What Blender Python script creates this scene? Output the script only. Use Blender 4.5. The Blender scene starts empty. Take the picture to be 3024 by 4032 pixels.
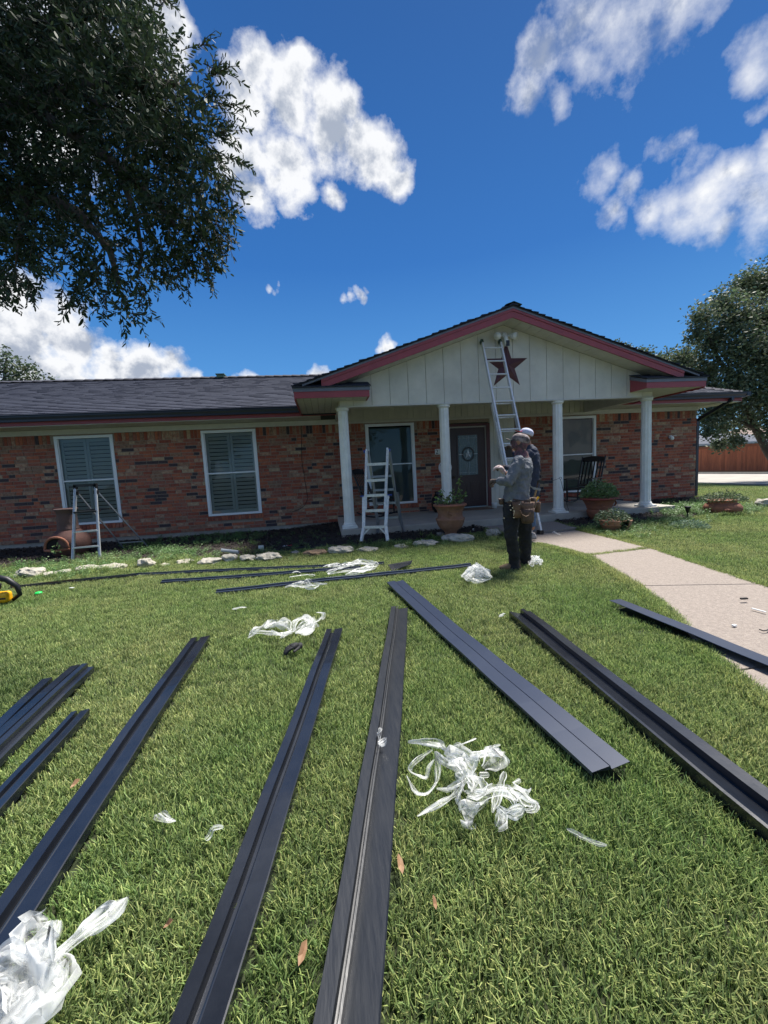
import bpy, math, random
import numpy as np
from mathutils import Vector, Matrix, noise as mnoise

rng = random.Random(7)
nr = np.random.RandomState(11)
scene = bpy.context.scene
C = scene.collection
PI = math.pi

# ------------------------------------------------------------------ camera
IW, IH, FPX = 3024, 4032, 1619.9
YAW, PITCH, ROLL, CH = 0.1375, -0.103, -0.0543, 1.2918
def cam_basis():
    cy, sy, cp, sp = math.cos(YAW), math.sin(YAW), math.cos(PITCH), math.sin(PITCH)
    F = Vector((sy*cp, cy*cp, sp)); R = Vector((cy, -sy, 0)); U = R.cross(F)
    c, s = math.cos(ROLL), math.sin(ROLL)
    return F, R*c + U*s, U*c - R*s
CF, CR, CU = cam_basis()
cam_data = bpy.data.cameras.new('camera'); cam = bpy.data.objects.new('camera', cam_data); C.objects.link(cam)
cam_data.sensor_fit = 'HORIZONTAL'; cam_data.sensor_width = 36; cam_data.lens = 36*FPX/IW
cam_data.clip_start = 0.02; cam_data.clip_end = 2000
cam.matrix_world = Matrix(((CR.x, CU.x, -CF.x, 0), (CR.y, CU.y, -CF.y, 0), (CR.z, CU.z, -CF.z, CH), (0, 0, 0, 1)))
scene.camera = cam
def ray(u, v): return CF + CR*((u-IW/2)/FPX) - CU*((v-IH/2)/FPX)
def UZ(u, v, z=0.0):
    d = ray(u, v); t = (z-CH)/d.z; return Vector((d.x*t, d.y*t, z))
def UY(u, v, Y):
    d = ray(u, v); t = Y/d.y; return Vector((d.x*t, Y, CH+d.z*t))

# ------------------------------------------------------------------ sun + sky
SUN_EL, SUN_AZ = math.radians(62), math.radians(52)     # azimuth from +Y towards +X
sd = bpy.data.lights.new('sun', 'SUN'); sd.energy = 2.3; sd.angle = math.radians(14); sd.color = (1, .95, .87)
sun = bpy.data.objects.new('sun', sd); C.objects.link(sun)
sun_dir = Vector((math.sin(SUN_AZ)*math.cos(SUN_EL), math.cos(SUN_AZ)*math.cos(SUN_EL), math.sin(SUN_EL)))
sun.rotation_euler = sun_dir.to_track_quat('Z', 'Y').to_euler()
vs = scene.view_settings
vs.view_transform = 'Standard'; vs.look = 'None'; vs.gamma = 1; vs.exposure = 1.95; vs.use_curve_mapping = False
scene.cycles.max_bounces = 8; scene.cycles.transparent_max_bounces = 24

world = bpy.data.worlds.new('World'); scene.world = world; world.use_nodes = True
wn, wl = world.node_tree.nodes, world.node_tree.links
wn.clear()
def WN(t, **k):
    n = wn.new(t)
    for a, b in k.items(): setattr(n, a, b)
    return n
def wset(sock, val):
    if hasattr(val, 'default_value') or isinstance(val, bpy.types.NodeSocket): wl.new(val, sock)
    else: sock.default_value = val
def WM(op, a, b=0.0, c=0.0, clamp=False):
    n = WN('ShaderNodeMath', operation=op, use_clamp=clamp); wset(n.inputs[0], a); wset(n.inputs[1], b)
    if op in ('MULTIPLY_ADD', 'SMOOTH_MAX'): wset(n.inputs[2], c)
    return n.outputs[0]
def WMR(v, a, b, c=0.0, d=1.0, smooth=True):
    n = WN('ShaderNodeMapRange'); n.interpolation_type = 'SMOOTHSTEP' if smooth else 'LINEAR'
    wset(n.inputs[0], v); n.inputs[1].default_value = a; n.inputs[2].default_value = b; n.inputs[3].default_value = c; n.inputs[4].default_value = d
    return n.outputs[0]
sky = WN('ShaderNodeTexSky', sky_type='NISHITA'); sky.sun_disc = False
sky.sun_elevation = SUN_EL; sky.sun_rotation = SUN_AZ; sky.air_density = 1.0; sky.dust_density = 0.3; sky.ozone_density = 2.2; sky.altitude = 200
tc = WN('ShaderNodeTexCoord')
nrm = WN('ShaderNodeVectorMath', operation='NORMALIZE'); wl.new(tc.outputs['Generated'], nrm.inputs[0]); D = nrm.outputs[0]
def fbm(off, scale, detail, rough=0.58):
    ad = WN('ShaderNodeVectorMath', operation='ADD'); wl.new(D, ad.inputs[0]); ad.inputs[1].default_value = off
    n = WN('ShaderNodeTexNoise'); n.noise_dimensions = '3D'; wl.new(ad.outputs[0], n.inputs['Vector'])
    n.inputs['Scale'].default_value = scale; n.inputs['Detail'].default_value = detail; n.inputs['Roughness'].default_value = rough
    return n
warp = fbm((5, 2, 1), 7.0, 4)
wsub = WN('ShaderNodeVectorMath', operation='SUBTRACT'); wl.new(warp.outputs['Color'], wsub.inputs[0]); wsub.inputs[1].default_value = (.5, .5, .5)
wmul = WN('ShaderNodeVectorMath', operation='SCALE'); wl.new(wsub.outputs[0], wmul.inputs[0]); wmul.inputs['Scale'].default_value = 0.11
wad = WN('ShaderNodeVectorMath', operation='ADD'); wl.new(D, wad.inputs[0]); wl.new(wmul.outputs[0], wad.inputs[1]); DW = wad.outputs[0]
# cloud puffs: (u, v, radius, weight) seen from the yard, turned into directions of the sky
PUFF = [(1000,290,120,1),(950,420,170,1),(1150,400,170,1),(1180,280,80,1),(1300,520,200,1),(1400,430,110,1),(1460,600,150,1),(1560,700,90,1),
 (1150,640,150,1),(950,620,150,1),(1030,790,100,1),(1330,770,70,.8),(900,300,90,.9),
 (620,150,150,1),(350,200,240,1),(120,130,220,1),(620,50,110,1),(200,600,150,1),(100,400,190,1),(500,380,160,.9),(690,120,80,.8),
 (60,1210,170,1),(210,1270,150,1),(310,1340,100,1),(100,1420,180,1),(430,1410,70,1),(560,1460,120,1),(660,1450,80,1),(460,1480,90,1),(730,1500,50,1),(250,1480,120,1),
 (950,1490,34,.7),(915,1500,26,.6),(1240,1492,36,.8),(1275,1500,26,.6),(1550,1366,36,.85),(1518,1378,22,.6),(1580,1352,20,.5),
 (1340,1196,24,.62),(1370,1196,24,.66),(1420,1182,26,.7),(1446,1160,16,.55),(1435,1200,14,.5),(1055,1106,20,.5),(1085,1110,16,.45),
 (2150,210,115,.70),(2280,120,140,.74),(2400,130,105,.62),(2090,330,85,.68),(2190,390,80,.50),(2310,230,105,.58),(2540,60,120,.42),(2700,15,120,.52),(2620,170,80,.34),(2480,270,80,.30),(2640,240,50,.28),
 (2650,600,70,.52),(2715,535,52,.56),(2590,580,50,.48),(2400,835,62,.82),(2425,890,36,.7),(2590,850,80,.72),(2680,830,85,.80),(2780,780,100,.84),(2880,710,90,.74),(2730,870,70,.7),
 (2960,780,90,.62),(3010,650,70,.5),(2360,690,50,.34),(2330,740,40,.30),(2470,750,46,.32),(2990,230,70,.50),(2980,410,46,.48),(3030,560,50,.5),(2820,890,50,.5),(2700,670,60,.34),(2990,880,60,.3)]
acc = None
for (u, v, r, w) in PUFF:
    c = ray(u, v).normalized(); e = ray(u, v+r).normalized(); ra = max((c-e).length, .5*r/FPX)
    dn = WN('ShaderNodeVectorMath', operation='DISTANCE'); wl.new(DW, dn.inputs[0]); dn.inputs[1].default_value = c
    s = WM('MULTIPLY_ADD', dn.outputs['Value'], -w/ra, w)
    acc = s if acc is None else WM('SMOOTH_MAX', acc, s, .12)
puffs = WM('MAXIMUM', acc, -1.0)
# the rest of the sky carries scattered clouds of the same kind
big = fbm((3.1, 1.7, 9.2), 2.6, 3)
dotn = WN('ShaderNodeVectorMath', operation='DOT_PRODUCT'); wl.new(D, dotn.inputs[0]); dotn.inputs[1].default_value = CF
outm = WMR(dotn.outputs['Value'], .42, .56, 1, 0)
gen = WM('MULTIPLY', WM('SUBTRACT', WM('MULTIPLY', WM('SUBTRACT', big.outputs['Fac'], .5), 6.0), .15), outm)
gen2 = WM('SUBTRACT', gen, WM('MULTIPLY', WM('SUBTRACT', 1.0, outm), 2.0))
dens0 = WM('MAXIMUM', puffs, gen2)
f1 = fbm((0, 0, 0), 9.0, 9, .62)
f2 = fbm((-.012, .008, .035), 9.0, 7, .6)
dens = WM('ADD', dens0, WM('MULTIPLY', WM('SUBTRACT', f1.outputs['Fac'], .5), 2.3))
f3 = fbm((2, 7, 4), 34.0, 6, .62)
dens = WM('ADD', dens, WM('MULTIPLY', WM('SUBTRACT', f3.outputs['Fac'], .5), .75))
sepx = WN('ShaderNodeSeparateXYZ'); wl.new(D, sepx.inputs[0])
thin = WMR(sepx.outputs['X'], .22, .42)      # the clouds on the right of the sky are thinner
mask = WM('ADD', WM('MULTIPLY', WMR(dens, -.16, .46, 0, 1, False), WM('SUBTRACT', 1.0, thin)), WM('MULTIPLY', WMR(dens, -.22, 1.0, 0, 1, False), thin))
relief = WM('SUBTRACT', f1.outputs['Fac'], f2.outputs['Fac'])
core = WMR(dens, .1, 1.2)
shade = WM('ADD', WM('ADD', 1.0, WM('MULTIPLY', relief, 1.9)), WM('MULTIPLY', core, -.22))
ccol = WN('ShaderNodeMix', data_type='RGBA'); wset(ccol.inputs[0], WMR(shade, .66, 1.04))
ccol.inputs[6].default_value = (.88, 1.0, 1.24, 1); ccol.inputs[7].default_value = (2.08, 2.11, 2.17, 1)
# deeper blue as a phone records it
hsv = WN('ShaderNodeHueSaturation'); hsv.inputs['Saturation'].default_value = 1.22; hsv.inputs['Value'].default_value = .80; hsv.inputs['Hue'].default_value = .503
wl.new(sky.outputs[0], hsv.inputs['Color'])
sepz = WN('ShaderNodeSeparateXYZ'); wl.new(D, sepz.inputs[0])
grad = WN('ShaderNodeValToRGB'); wl.new(sepz.outputs['Z'], grad.inputs[0]); ce = grad.color_ramp.elements
ce[0].position = 0; ce[0].color = (.50,1.10,1.72,1); ce[1].position = 1; ce[1].color = (.055,.28,.95,1)
for pz_, c_ in ((.16,(.185,.68,1.52,1)),(.42,(.064,.345,1.07,1)),(.72,(.044,.225,.74,1))): e_ = ce.new(pz_); e_.color = c_
smix = WN('ShaderNodeMix', data_type='RGBA'); smix.inputs[0].default_value = .955; wl.new(hsv.outputs[0], smix.inputs[6]); wl.new(grad.outputs[0], smix.inputs[7])
mx = WN('ShaderNodeMix', data_type='RGBA'); wl.new(mask, mx.inputs[0]); wl.new(smix.outputs[2], mx.inputs[6]); wl.new(ccol.outputs[2], mx.inputs[7])
bg = WN('ShaderNodeBackground'); bg.inputs['Strength'].default_value = 0.12; wl.new(mx.outputs[2], bg.inputs[0])
wo = WN('ShaderNodeOutputWorld'); wl.new(bg.outputs[0], wo.inputs[0])

# ------------------------------------------------------------------ materials
MATS = {}
def mat(name, col, rough=.7, col2=None, nscale=8.0, namt=1.0, bump=0.0, bscale=40.0, metal=0.0, spec=.5, stretch=None, per=0.0, attr=None, trans=0.0, detail=5, coat=0.0):
    if name in MATS: return MATS[name]
    m = bpy.data.materials.new(name); m.use_nodes = True; nt = m.node_tree; N, L = nt.nodes, nt.links
    b = N['Principled BSDF']; b.inputs['Roughness'].default_value = rough; b.inputs['Metallic'].default_value = metal
    b.inputs['Specular IOR Level'].default_value = spec
    if coat: b.inputs['Coat Weight'].default_value = coat
    geo = N.new('ShaderNodeNewGeometry'); vec = geo.outputs['Position']
    if stretch:
        mp = N.new('ShaderNodeMapping'); mp.inputs['Scale'].default_value = stretch; L.new(vec, mp.inputs[0]); vec = mp.outputs[0]
    out = None
    if col2 is not None:
        tx = N.new('ShaderNodeTexNoise'); tx.inputs['Scale'].default_value = nscale; tx.inputs['Detail'].default_value = detail; tx.inputs['Roughness'].default_value = .65; L.new(vec, tx.inputs[0])
        mr = N.new('ShaderNodeMapRange'); mr.inputs[1].default_value = .33; mr.inputs[2].default_value = .67; mr.inputs[4].default_value = namt; L.new(tx.outputs['Fac'], mr.inputs[0])
        mi = N.new('ShaderNodeMix'); mi.data_type = 'RGBA'; L.new(mr.outputs[0], mi.inputs[0]); mi.inputs[6].default_value = (*col, 1); mi.inputs[7].default_value = (*col2, 1); out = mi.outputs[2]
    else:
        rgb = N.new('ShaderNodeRGB'); rgb.outputs[0].default_value = (*col, 1); out = rgb.outputs[0]
    if attr:
        at = N.new('ShaderNodeAttribute'); at.attribute_name = attr
        mm = N.new('ShaderNodeMix'); mm.data_type = 'RGBA'; mm.blend_type = 'MULTIPLY'; mm.inputs[0].default_value = 1; L.new(out, mm.inputs[6]); L.new(at.outputs['Color'], mm.inputs[7]); out = mm.outputs[2]
    if per:
        oi = N.new('ShaderNodeObjectInfo'); h = N.new('ShaderNodeHueSaturation'); mr2 = N.new('ShaderNodeMapRange'); mr2.inputs[3].default_value = 1-per; mr2.inputs[4].default_value = 1+per
        L.new(oi.outputs['Random'], mr2.inputs[0]); L.new(mr2.outputs[0], h.inputs['Value']); L.new(out, h.inputs['Color']); out = h.outputs[0]
    L.new(out, b.inputs['Base Color'])
    if bump:
        t2 = N.new('ShaderNodeTexNoise'); t2.inputs['Scale'].default_value = bscale; t2.inputs['Detail'].default_value = 4; L.new(vec, t2.inputs[0])
        bp = N.new('ShaderNodeBump'); bp.inputs['Strength'].default_value = bump; bp.inputs['Distance'].default_value = .01; L.new(t2.outputs['Fac'], bp.inputs['Height']); L.new(bp.outputs[0], b.inputs['Normal'])
    if trans:
        tr = N.new('ShaderNodeBsdfTranslucent'); L.new(out, tr.inputs[0]); ms = N.new('ShaderNodeMixShader'); ms.inputs[0].default_value = trans
        L.new(b.outputs[0], ms.inputs[1]); L.new(tr.outputs[0], ms.inputs[2]); L.new(ms.outputs[0], N['Material Output'].inputs[0])
    MATS[name] = m; return m
def film_mat():
    m = bpy.data.materials.new('plastic_film'); m.use_nodes = True; N, L = m.node_tree.nodes, m.node_tree.links
    b = N['Principled BSDF']; b.inputs['Base Color'].default_value = (.88, .90, .90, 1); b.inputs['Roughness'].default_value = .22; b.inputs['Specular IOR Level'].default_value = .7
    tp = N.new('ShaderNodeBsdfTransparent'); tl = N.new('ShaderNodeBsdfTranslucent'); tl.inputs[0].default_value = (.9,.92,.92,1)
    a = N.new('ShaderNodeMixShader'); a.inputs[0].default_value = .35; L.new(b.outputs[0], a.inputs[1]); L.new(tl.outputs[0], a.inputs[2])
    at = N.new('ShaderNodeAttribute'); at.attribute_name = 'tint'
    s = N.new('ShaderNodeMixShader'); L.new(at.outputs['Fac'], s.inputs[0]); L.new(tp.outputs[0], s.inputs[1]); L.new(a.outputs[0], s.inputs[2]); L.new(s.outputs[0], N['Material Output'].inputs[0])
    return m
def glass_mat(name, tint, gloss):
    m = bpy.data.materials.new(name); m.use_nodes = True; N, L = m.node_tree.nodes, m.node_tree.links
    N.remove(N['Principled BSDF'])
    tp = N.new('ShaderNodeBsdfTransparent'); tp.inputs[0].default_value = (*tint, 1); g = N.new('ShaderNodeBsdfGlossy'); g.inputs['Roughness'].default_value = .015
    fr = N.new('ShaderNodeFresnel'); fr.inputs[0].default_value = 1.5; mr = N.new('ShaderNodeMath'); mr.operation = 'MULTIPLY_ADD'; mr.inputs[1].default_value = .9; mr.inputs[2].default_value = gloss; L.new(fr.outputs[0], mr.inputs[0])
    geo = N.new('ShaderNodeNewGeometry'); tx = N.new('ShaderNodeTexNoise'); tx.inputs['Scale'].default_value = 2.2; tx.inputs['Detail'].default_value = 1; L.new(geo.outputs['Position'], tx.inputs[0])
    bp = N.new('ShaderNodeBump'); bp.inputs['Strength'].default_value = .06; bp.inputs['Distance'].default_value = .05; L.new(tx.outputs['Fac'], bp.inputs['Height']); L.new(bp.outputs[0], g.inputs['Normal'])
    s = N.new('ShaderNodeMixShader'); L.new(mr.outputs[0], s.inputs[0]); L.new(tp.outputs[0], s.inputs[1]); L.new(g.outputs[0], s.inputs[2]); L.new(s.outputs[0], N['Material Output'].inputs[0])
    MATS[name] = m; return m

# ------------------------------------------------------------------ mesh helpers
class MB:
    def __init__(s): s.v = []; s.f = []; s.m = []; s.mi = 0
    def add(s, vs, fs):
        n = len(s.v); s.v += [tuple(a) for a in vs]; s.f += [tuple(i+n for i in f) for f in fs]; s.m += [s.mi]*len(fs); return s
    def box(s, x0, x1, y0, y1, z0, z1, M=None):
        vs = [Vector((x, y, z)) for x in (x0, x1) for y in (y0, y1) for z in (z0, z1)]
        if M is not None: vs = [M @ a for a in vs]
        return s.add(vs, [(0,1,3,2),(4,6,7,5),(0,4,5,1),(2,3,7,6),(0,2,6,4),(1,5,7,3)])
    def bar(s, p0, p1, w, h, up=(0,0,1)):
        p0, p1 = Vector(p0), Vector(p1); d = (p1-p0).normalized(); up = Vector(up); r = d.cross(up)
        if r.length < 1e-4: r = d.cross(Vector((0,1,0)))
        r.normalize(); u = r.cross(d)
        vs = [p + r*(a*w/2) + u*(b*h/2) for p in (p0, p1) for a, b in ((-1,-1),(1,-1),(1,1),(-1,1))]
        return s.add(vs, [(0,3,2,1),(4,5,6,7),(0,1,5,4),(1,2,6,5),(2,3,7,6),(3,0,4,7)])
    def tube(s, pts, rad, n=8, caps=True):
        pts = [Vector(p) for p in pts]; R = rad if isinstance(rad, (list, tuple)) else [rad]*len(pts); vs = []; fs = []; pr = None
        for i, p in enumerate(pts):
            d = (pts[min(i+1, len(pts)-1)] - pts[max(i-1, 0)]); d = d.normalized() if d.length > 1e-9 else Vector((0,0,1))
            if pr is None: pr = d.cross(Vector((.3,.2,1)))
            pr = (pr - d*pr.dot(d)); pr = pr.normalized() if pr.length > 1e-6 else d.cross(Vector((1,.1,0))).normalized()
            q = d.cross(pr)
            for k in range(n): a = 2*PI*k/n; vs.append(p + (pr*math.cos(a)+q*math.sin(a))*R[i])
        for i in range(len(pts)-1):
            for k in range(n): k2 = (k+1) % n; fs.append((i*n+k, i*n+k2, (i+1)*n+k2, (i+1)*n+k))
        if caps: fs.append(tuple(range(n))[::-1]); fs.append(tuple((len(pts)-1)*n+k for k in range(n)))
        return s.add(vs, fs)
    def lathe(s, prof, c, n=24, sx=1, sy=1, fl=None):
        vs = []; fs = []
        for (r, z) in prof:
            for k in range(n):
                a = 2*PI*k/n; rr = r*(fl(k) if fl else 1); vs.append((c[0]+rr*math.cos(a)*sx, c[1]+rr*math.sin(a)*sy, c[2]+z))
        for i in range(len(prof)-1):
            for k in range(n): k2 = (k+1) % n; fs.append((i*n+k, i*n+k2, (i+1)*n+k2, (i+1)*n+k))
        if prof[0][0] > 1e-4: fs.append(tuple(range(n))[::-1])
        if prof[-1][0] > 1e-4: fs.append(tuple((len(prof)-1)*n+k for k in range(n)))
        return s.add(vs, fs)
    def prism(s, poly, d):
        """poly: list of 3D points, extruded by the vector d"""
        n = len(poly); d = Vector(d); P = [Vector(p) for p in poly]
        vs = P + [p+d for p in P]
        return s.add(vs, [tuple(range(n))[::-1], tuple(range(n, 2*n))] + [(i, (i+1) % n, (i+1) % n+n, i+n) for i in range(n)])
    def extr(s, prof, A, B, side, up):
        """open profile [(across, height)] as a thin sheet from A to B"""
        A, B, side, up = Vector(A), Vector(B), Vector(side), Vector(up); t = .0022; n = len(prof)
        nn = []
        for i in range(n):
            a = prof[max(i-1,0)]; b = prof[min(i+1,n-1)]; dx, dz = b[0]-a[0], b[1]-a[1]; l = math.hypot(dx, dz) or 1; nn.append((-dz/l, dx/l))
        ring = [(p[0], p[1]) for p in prof] + [(prof[i][0]-nn[i][0]*t, prof[i][1]-nn[i][1]*t) for i in reversed(range(n))]
        S = 24; vs = []
        for j in range(S+1):
            P = A.lerp(B, j/S); w = .0012*math.sin(j*1.3+A.x*9)+.003*math.sin(j*.31+A.y*5); P = P + side*(.006*math.sin(PI*j/S+A.x*3)+.0015*math.sin(j*.8+A.x*7))
            vs += [P + side*a + up*(b+w) for a, b in ring]
        m = len(ring); fs = []
        for j in range(S):
            for k in range(m): k2 = (k+1) % m; fs.append((j*m+k, (j+1)*m+k, (j+1)*m+k2, j*m+k2))
        fs.append(tuple(range(m))); fs.append(tuple(S*m+k for k in reversed(range(m))))
        return s.add(vs, fs)
    def blob(s, c, r, seed=0, amp=.25, freq=2.0, seg=12, rings=8, squash=1.0):
        vs = []; fs = []; r = (r, r, r) if not isinstance(r, (tuple, list)) else r
        for i in range(rings+1):
            th = PI*i/rings
            for k in range(seg):
                ph = 2*PI*k/seg; d = Vector((math.sin(th)*math.cos(ph), math.sin(th)*math.sin(ph), math.cos(th)))
                q = 1 + amp*mnoise.noise(d*freq + Vector((seed*3.7, seed*1.3, seed))) * 2
                vs.append((c[0]+d.x*r[0]*q, c[1]+d.y*r[1]*q, c[2]+d.z*r[2]*q))
        for i in range(rings):
            for k in range(seg): k2 = (k+1) % seg; fs.append((i*seg+k, (i+1)*seg+k, (i+1)*seg+k2, i*seg+k2))
        return s.add(vs, fs)
    def build(s, name, m, parent=None, smooth=False, kind=None, label=None):
        o0 = parent_loc(parent) if parent else Vector((0,0,0))
        me = bpy.data.meshes.new(name); V = [(a[0]-o0.x, a[1]-o0.y, a[2]-o0.z) for a in s.v]
        me.from_pydata(V, [], s.f); ms = m if isinstance(m, (list, tuple)) else [m]
        for x in ms: me.materials.append(x)
        if len(ms) > 1: me.polygons.foreach_set('material_index', s.m)
        if smooth: me.polygons.foreach_set('use_smooth', [True]*len(me.polygons))
        me.update(); return link(name, me, parent, kind, label)
def parent_loc(p):
    v = Vector(p.location)
    while p.parent: p = p.parent; v = v + Vector(p.location)
    return v
def link(name, me, parent=None, kind=None, label=None):
    o = bpy.data.objects.new(name, me); C.objects.link(o); o.parent = parent
    if kind: o['kind'] = kind
    if label: o['label'] = label
    return o
def tag(o, label, cat, group=None, kind=None):
    o['label'] = label; o['category'] = cat
    if group: o['group'] = group
    if kind: o['kind'] = kind
    return o
def thing(name, loc, label, cat, group=None):
    e = bpy.data.objects.new(name, None); e.empty_display_size = .1; e.location = loc; C.objects.link(e); return tag(e, label, cat, group)
def bevel(o, w=.004, seg=2):
    b = o.modifiers.new('bevel', 'BEVEL'); b.width = w; b.segments = seg; b.limit_method = 'ANGLE'; b.angle_limit = math.radians(40); return o
def copy_tree(o, parent=None, loc=None, rz=None):
    c = o.copy(); C.objects.link(c); c.parent = parent
    if loc is not None: c.location = loc
    if rz is not None: c.rotation_euler.z = rz
    for ch in list(o.children): copy_tree(ch, c)
    return c
def npmesh(name, V, F, mats, parent=None, kind=None, colors=None, smooth=False, label=None):
    """V (n,3), F (m,k) arrays of equal-sized faces, world space"""
    V = np.asarray(V, dtype=np.float32); F = np.asarray(F, dtype=np.int32); k = F.shape[1]
    o0 = parent_loc(parent) if parent else Vector((0,0,0)); V = V - np.array(o0, dtype=np.float32)
    me = bpy.data.meshes.new(name); me.vertices.add(len(V)); me.vertices.foreach_set('co', V.ravel())
    me.loops.add(F.size); me.loops.foreach_set('vertex_index', F.ravel()); me.polygons.add(len(F)); me.polygons.foreach_set('loop_start', np.arange(0, F.size, k, dtype=np.int32))
    for m in (mats if isinstance(mats, (list, tuple)) else [mats]): me.materials.append(m)
    if colors is not None:
        ca = me.color_attributes.new('tint', 'FLOAT_COLOR', 'POINT'); ca.data.foreach_set('color', np.concatenate([colors, np.ones((len(V),1))], 1).astype(np.float32).ravel())
    me.update(); me.validate()
    if smooth: me.polygons.foreach_set('use_smooth', [True]*len(me.polygons))
    return link(name, me, parent, kind, label)
def sstep(a, b, x): t = min(1, max(0, (x-a)/(b-a))); return t*t*(3-2*t)
def gz(x, y):
    h = (-.03 + .09*sstep(-1.2, .4, x)) * sstep(6.2, 7.6, y) * (1-sstep(9.2, 12, x))
    h -= .17*sstep(13.5, 17, x)
    return h
def G(u, v, dz=0.0):
    z = 0.0
    for _ in range(4): p = UZ(u, v, z+dz); z = gz(p.x, p.y)
    return Vector((p.x, p.y, z+dz))
def inpoly(x, y, P):
    c = False; n = len(P); j = n-1
    for i in range(n):
        xi, yi = P[i][0], P[i][1]; xj, yj = P[j][0], P[j][1]
        if (yi > y) != (yj > y) and x < (xj-xi)*(y-yi)/(yj-yi)+xi: c = not c
        j = i
    return c

cream = mat('cream_paint', (.66,.645,.58), .62, (.52,.51,.46), 2.2, .9, bump=.12, bscale=60)
cream_trim = mat('cream_trim', (.57,.56,.52), .6, (.49,.48,.44), 7, .8)
maroon = mat('maroon_paint', (.34,.062,.078), .45, (.27,.052,.066), 6, .8)
dark_metal = mat('dark_gutter_metal', (.012,.016,.032), .33, (.018,.022,.04), 5, .7)
grey_metal = mat('grey_drip_metal', (.16,.175,.22), .4, (.12,.13,.17), 9, .7)
white_frame = mat('white_vinyl', (.78,.80,.83), .4)
column_paint = mat('column_paint', (.80,.81,.79), .55, (.66,.67,.63), 6, .8, bump=.05)
concrete = mat('concrete', (.37,.345,.30), .85, (.27,.25,.22), 7, .9, bump=.3, bscale=80)
mortar = mat('mortar', (.33,.265,.21), .95, (.24,.19,.15), 30, 1, bump=.3, bscale=120)
shingle_a = mat('shingle_charcoal', (.022,.028,.050), .9, (.042,.049,.076), 60, 1, bump=.6, bscale=300)
shingle_b = mat('shingle_slate', (.026,.032,.056), .9, (.048,.055,.084), 60, 1, bump=.6, bscale=300)
shingle_c = mat('shingle_dark', (.026,.028,.042), .9, (.05,.052,.07), 60, 1, bump=.6, bscale=300)
BR = [mat('brick_red', (.37,.095,.052), .85, (.19,.055,.038), 16, 1, bump=.5, bscale=90),
      mat('brick_orange', (.46,.150,.075), .85, (.29,.080,.048), 14, 1, bump=.5, bscale=90),
      mat('brick_maroon', (.23,.062,.045), .85, (.37,.15,.095), 18, 1, bump=.5, bscale=90),
      mat('brick_brown', (.17,.080,.052), .85, (.36,.22,.145), 17, 1, bump=.5, bscale=90),
      mat('brick_flashed', (.28,.085,.052), .85, (.48,.36,.24), 15, 1, bump=.5, bscale=90),
      mat('brick_charcoal', (.028,.026,.036), .8, (.08,.05,.05), 24, 1, bump=.5, bscale=90),
      mat('brick_tan', (.50,.38,.24), .85, (.32,.19,.12), 16, 1, bump=.5, bscale=90)]
BW = [.23,.19,.19,.14,.125,.09,.035]

# ------------------------------------------------------------------ ground
YW, YC, YG, YF = 10.0, 7.93, 7.85, 7.42       # brick wall, column line, gable siding, rake fascia
xs = np.unique(np.concatenate([np.linspace(-12,30,127), -12-np.geomspace(1,600,18), 30+np.geomspace(1,700,18)]))
ys = np.unique(np.concatenate([np.linspace(-2,32,103), -2-np.geomspace(1,300,14), 32+np.geomspace(1,900,18)]))
gv = np.array([(x, y, gz(x, y)-.004) for y in ys for x in xs]); nx = len(xs)
gf = np.array([(j*nx+i, j*nx+i+1, (j+1)*nx+i+1, (j+1)*nx+i) for j in range(len(ys)-1) for i in range(nx-1)])
soil = mat('lawn_soil', (.020,.036,.010), .95, (.035,.040,.018), 12, 1, bump=.5, bscale=60)
lawn = npmesh('lawn_ground', gv, gf, soil, smooth=True); lawn['kind'] = 'structure'

pathL = [G(u, v) for u, v in ((2030,2140),(2124,2147),(2230,2172),(2321,2200),(2432,2268),(2512,2317),(2605,2391),(2710,2496),(2802,2595),(2895,2669),(3024,2774))]
pathR = [G(u, v) for u, v in ((2135,2075),(2275,2101),(2414,2126),(2568,2165),(2697,2210),(2846,2260),(3024,2319))]
pathL = [Vector((2.95,7.66,0))] + pathL[1:]
pathL += [Vector((1.98,1.2,0)), Vector((1.75,.3,0)), Vector((1.55,-1.5,0))]
pathR = [Vector((4.52,7.66,0)), Vector((4.42,7.0,0))] + pathR[2:] + [Vector((3.72,2.2,0)), Vector((3.5,1.0,0)), Vector((3.3,-1.5,0))]
def resample(P, n):
    d = [0]
    for a, b in zip(P, P[1:]): d.append(d[-1]+(b-a).length)
    out = []
    for i in range(n):
        t = d[-1]*i/(n-1); k = max(j for j in range(len(d)) if d[j] <= t+1e-9); k = min(k, len(P)-2)
        out.append(P[k].lerp(P[k+1], (t-d[k])/(d[k+1]-d[k])))
    return out
PATH_POLY = [(p.x, p.y) for p in pathL] + [(p.x, p.y) for p in reversed(pathR)]
pathmat = mat('path_concrete', (.335,.285,.245), .9, (.20,.168,.145), 55, .9, detail=9, bump=.8, bscale=150)
pathbase = MB()
pathbase.prism([(p[0], p[1], -.09) for p in PATH_POLY], (0,0,.082))
po = pathbase.build('path', mat('joint_dirt', (.06,.055,.04), .95)); po['kind'] = 'structure'
def cut(P, y):   # x on an edge line at height y
    for a, b in zip(P, P[1:]):
        if (a.y-y)*(b.y-y) <= 0 and abs(a.y-b.y) > 1e-6: t = (a.y-y)/(a.y-b.y); return a.lerp(b, t)
    return P[-1]
jl = [7.66, 6.62, G(2305,2195).y, G(2512,2317).y, G(2880,2660).y, .35, -1.5]
jr = [7.66, 6.75, G(2568,2165).y, G(2995,2310).y, G(2880,2660).y+.02, .42, -1.5]
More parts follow.
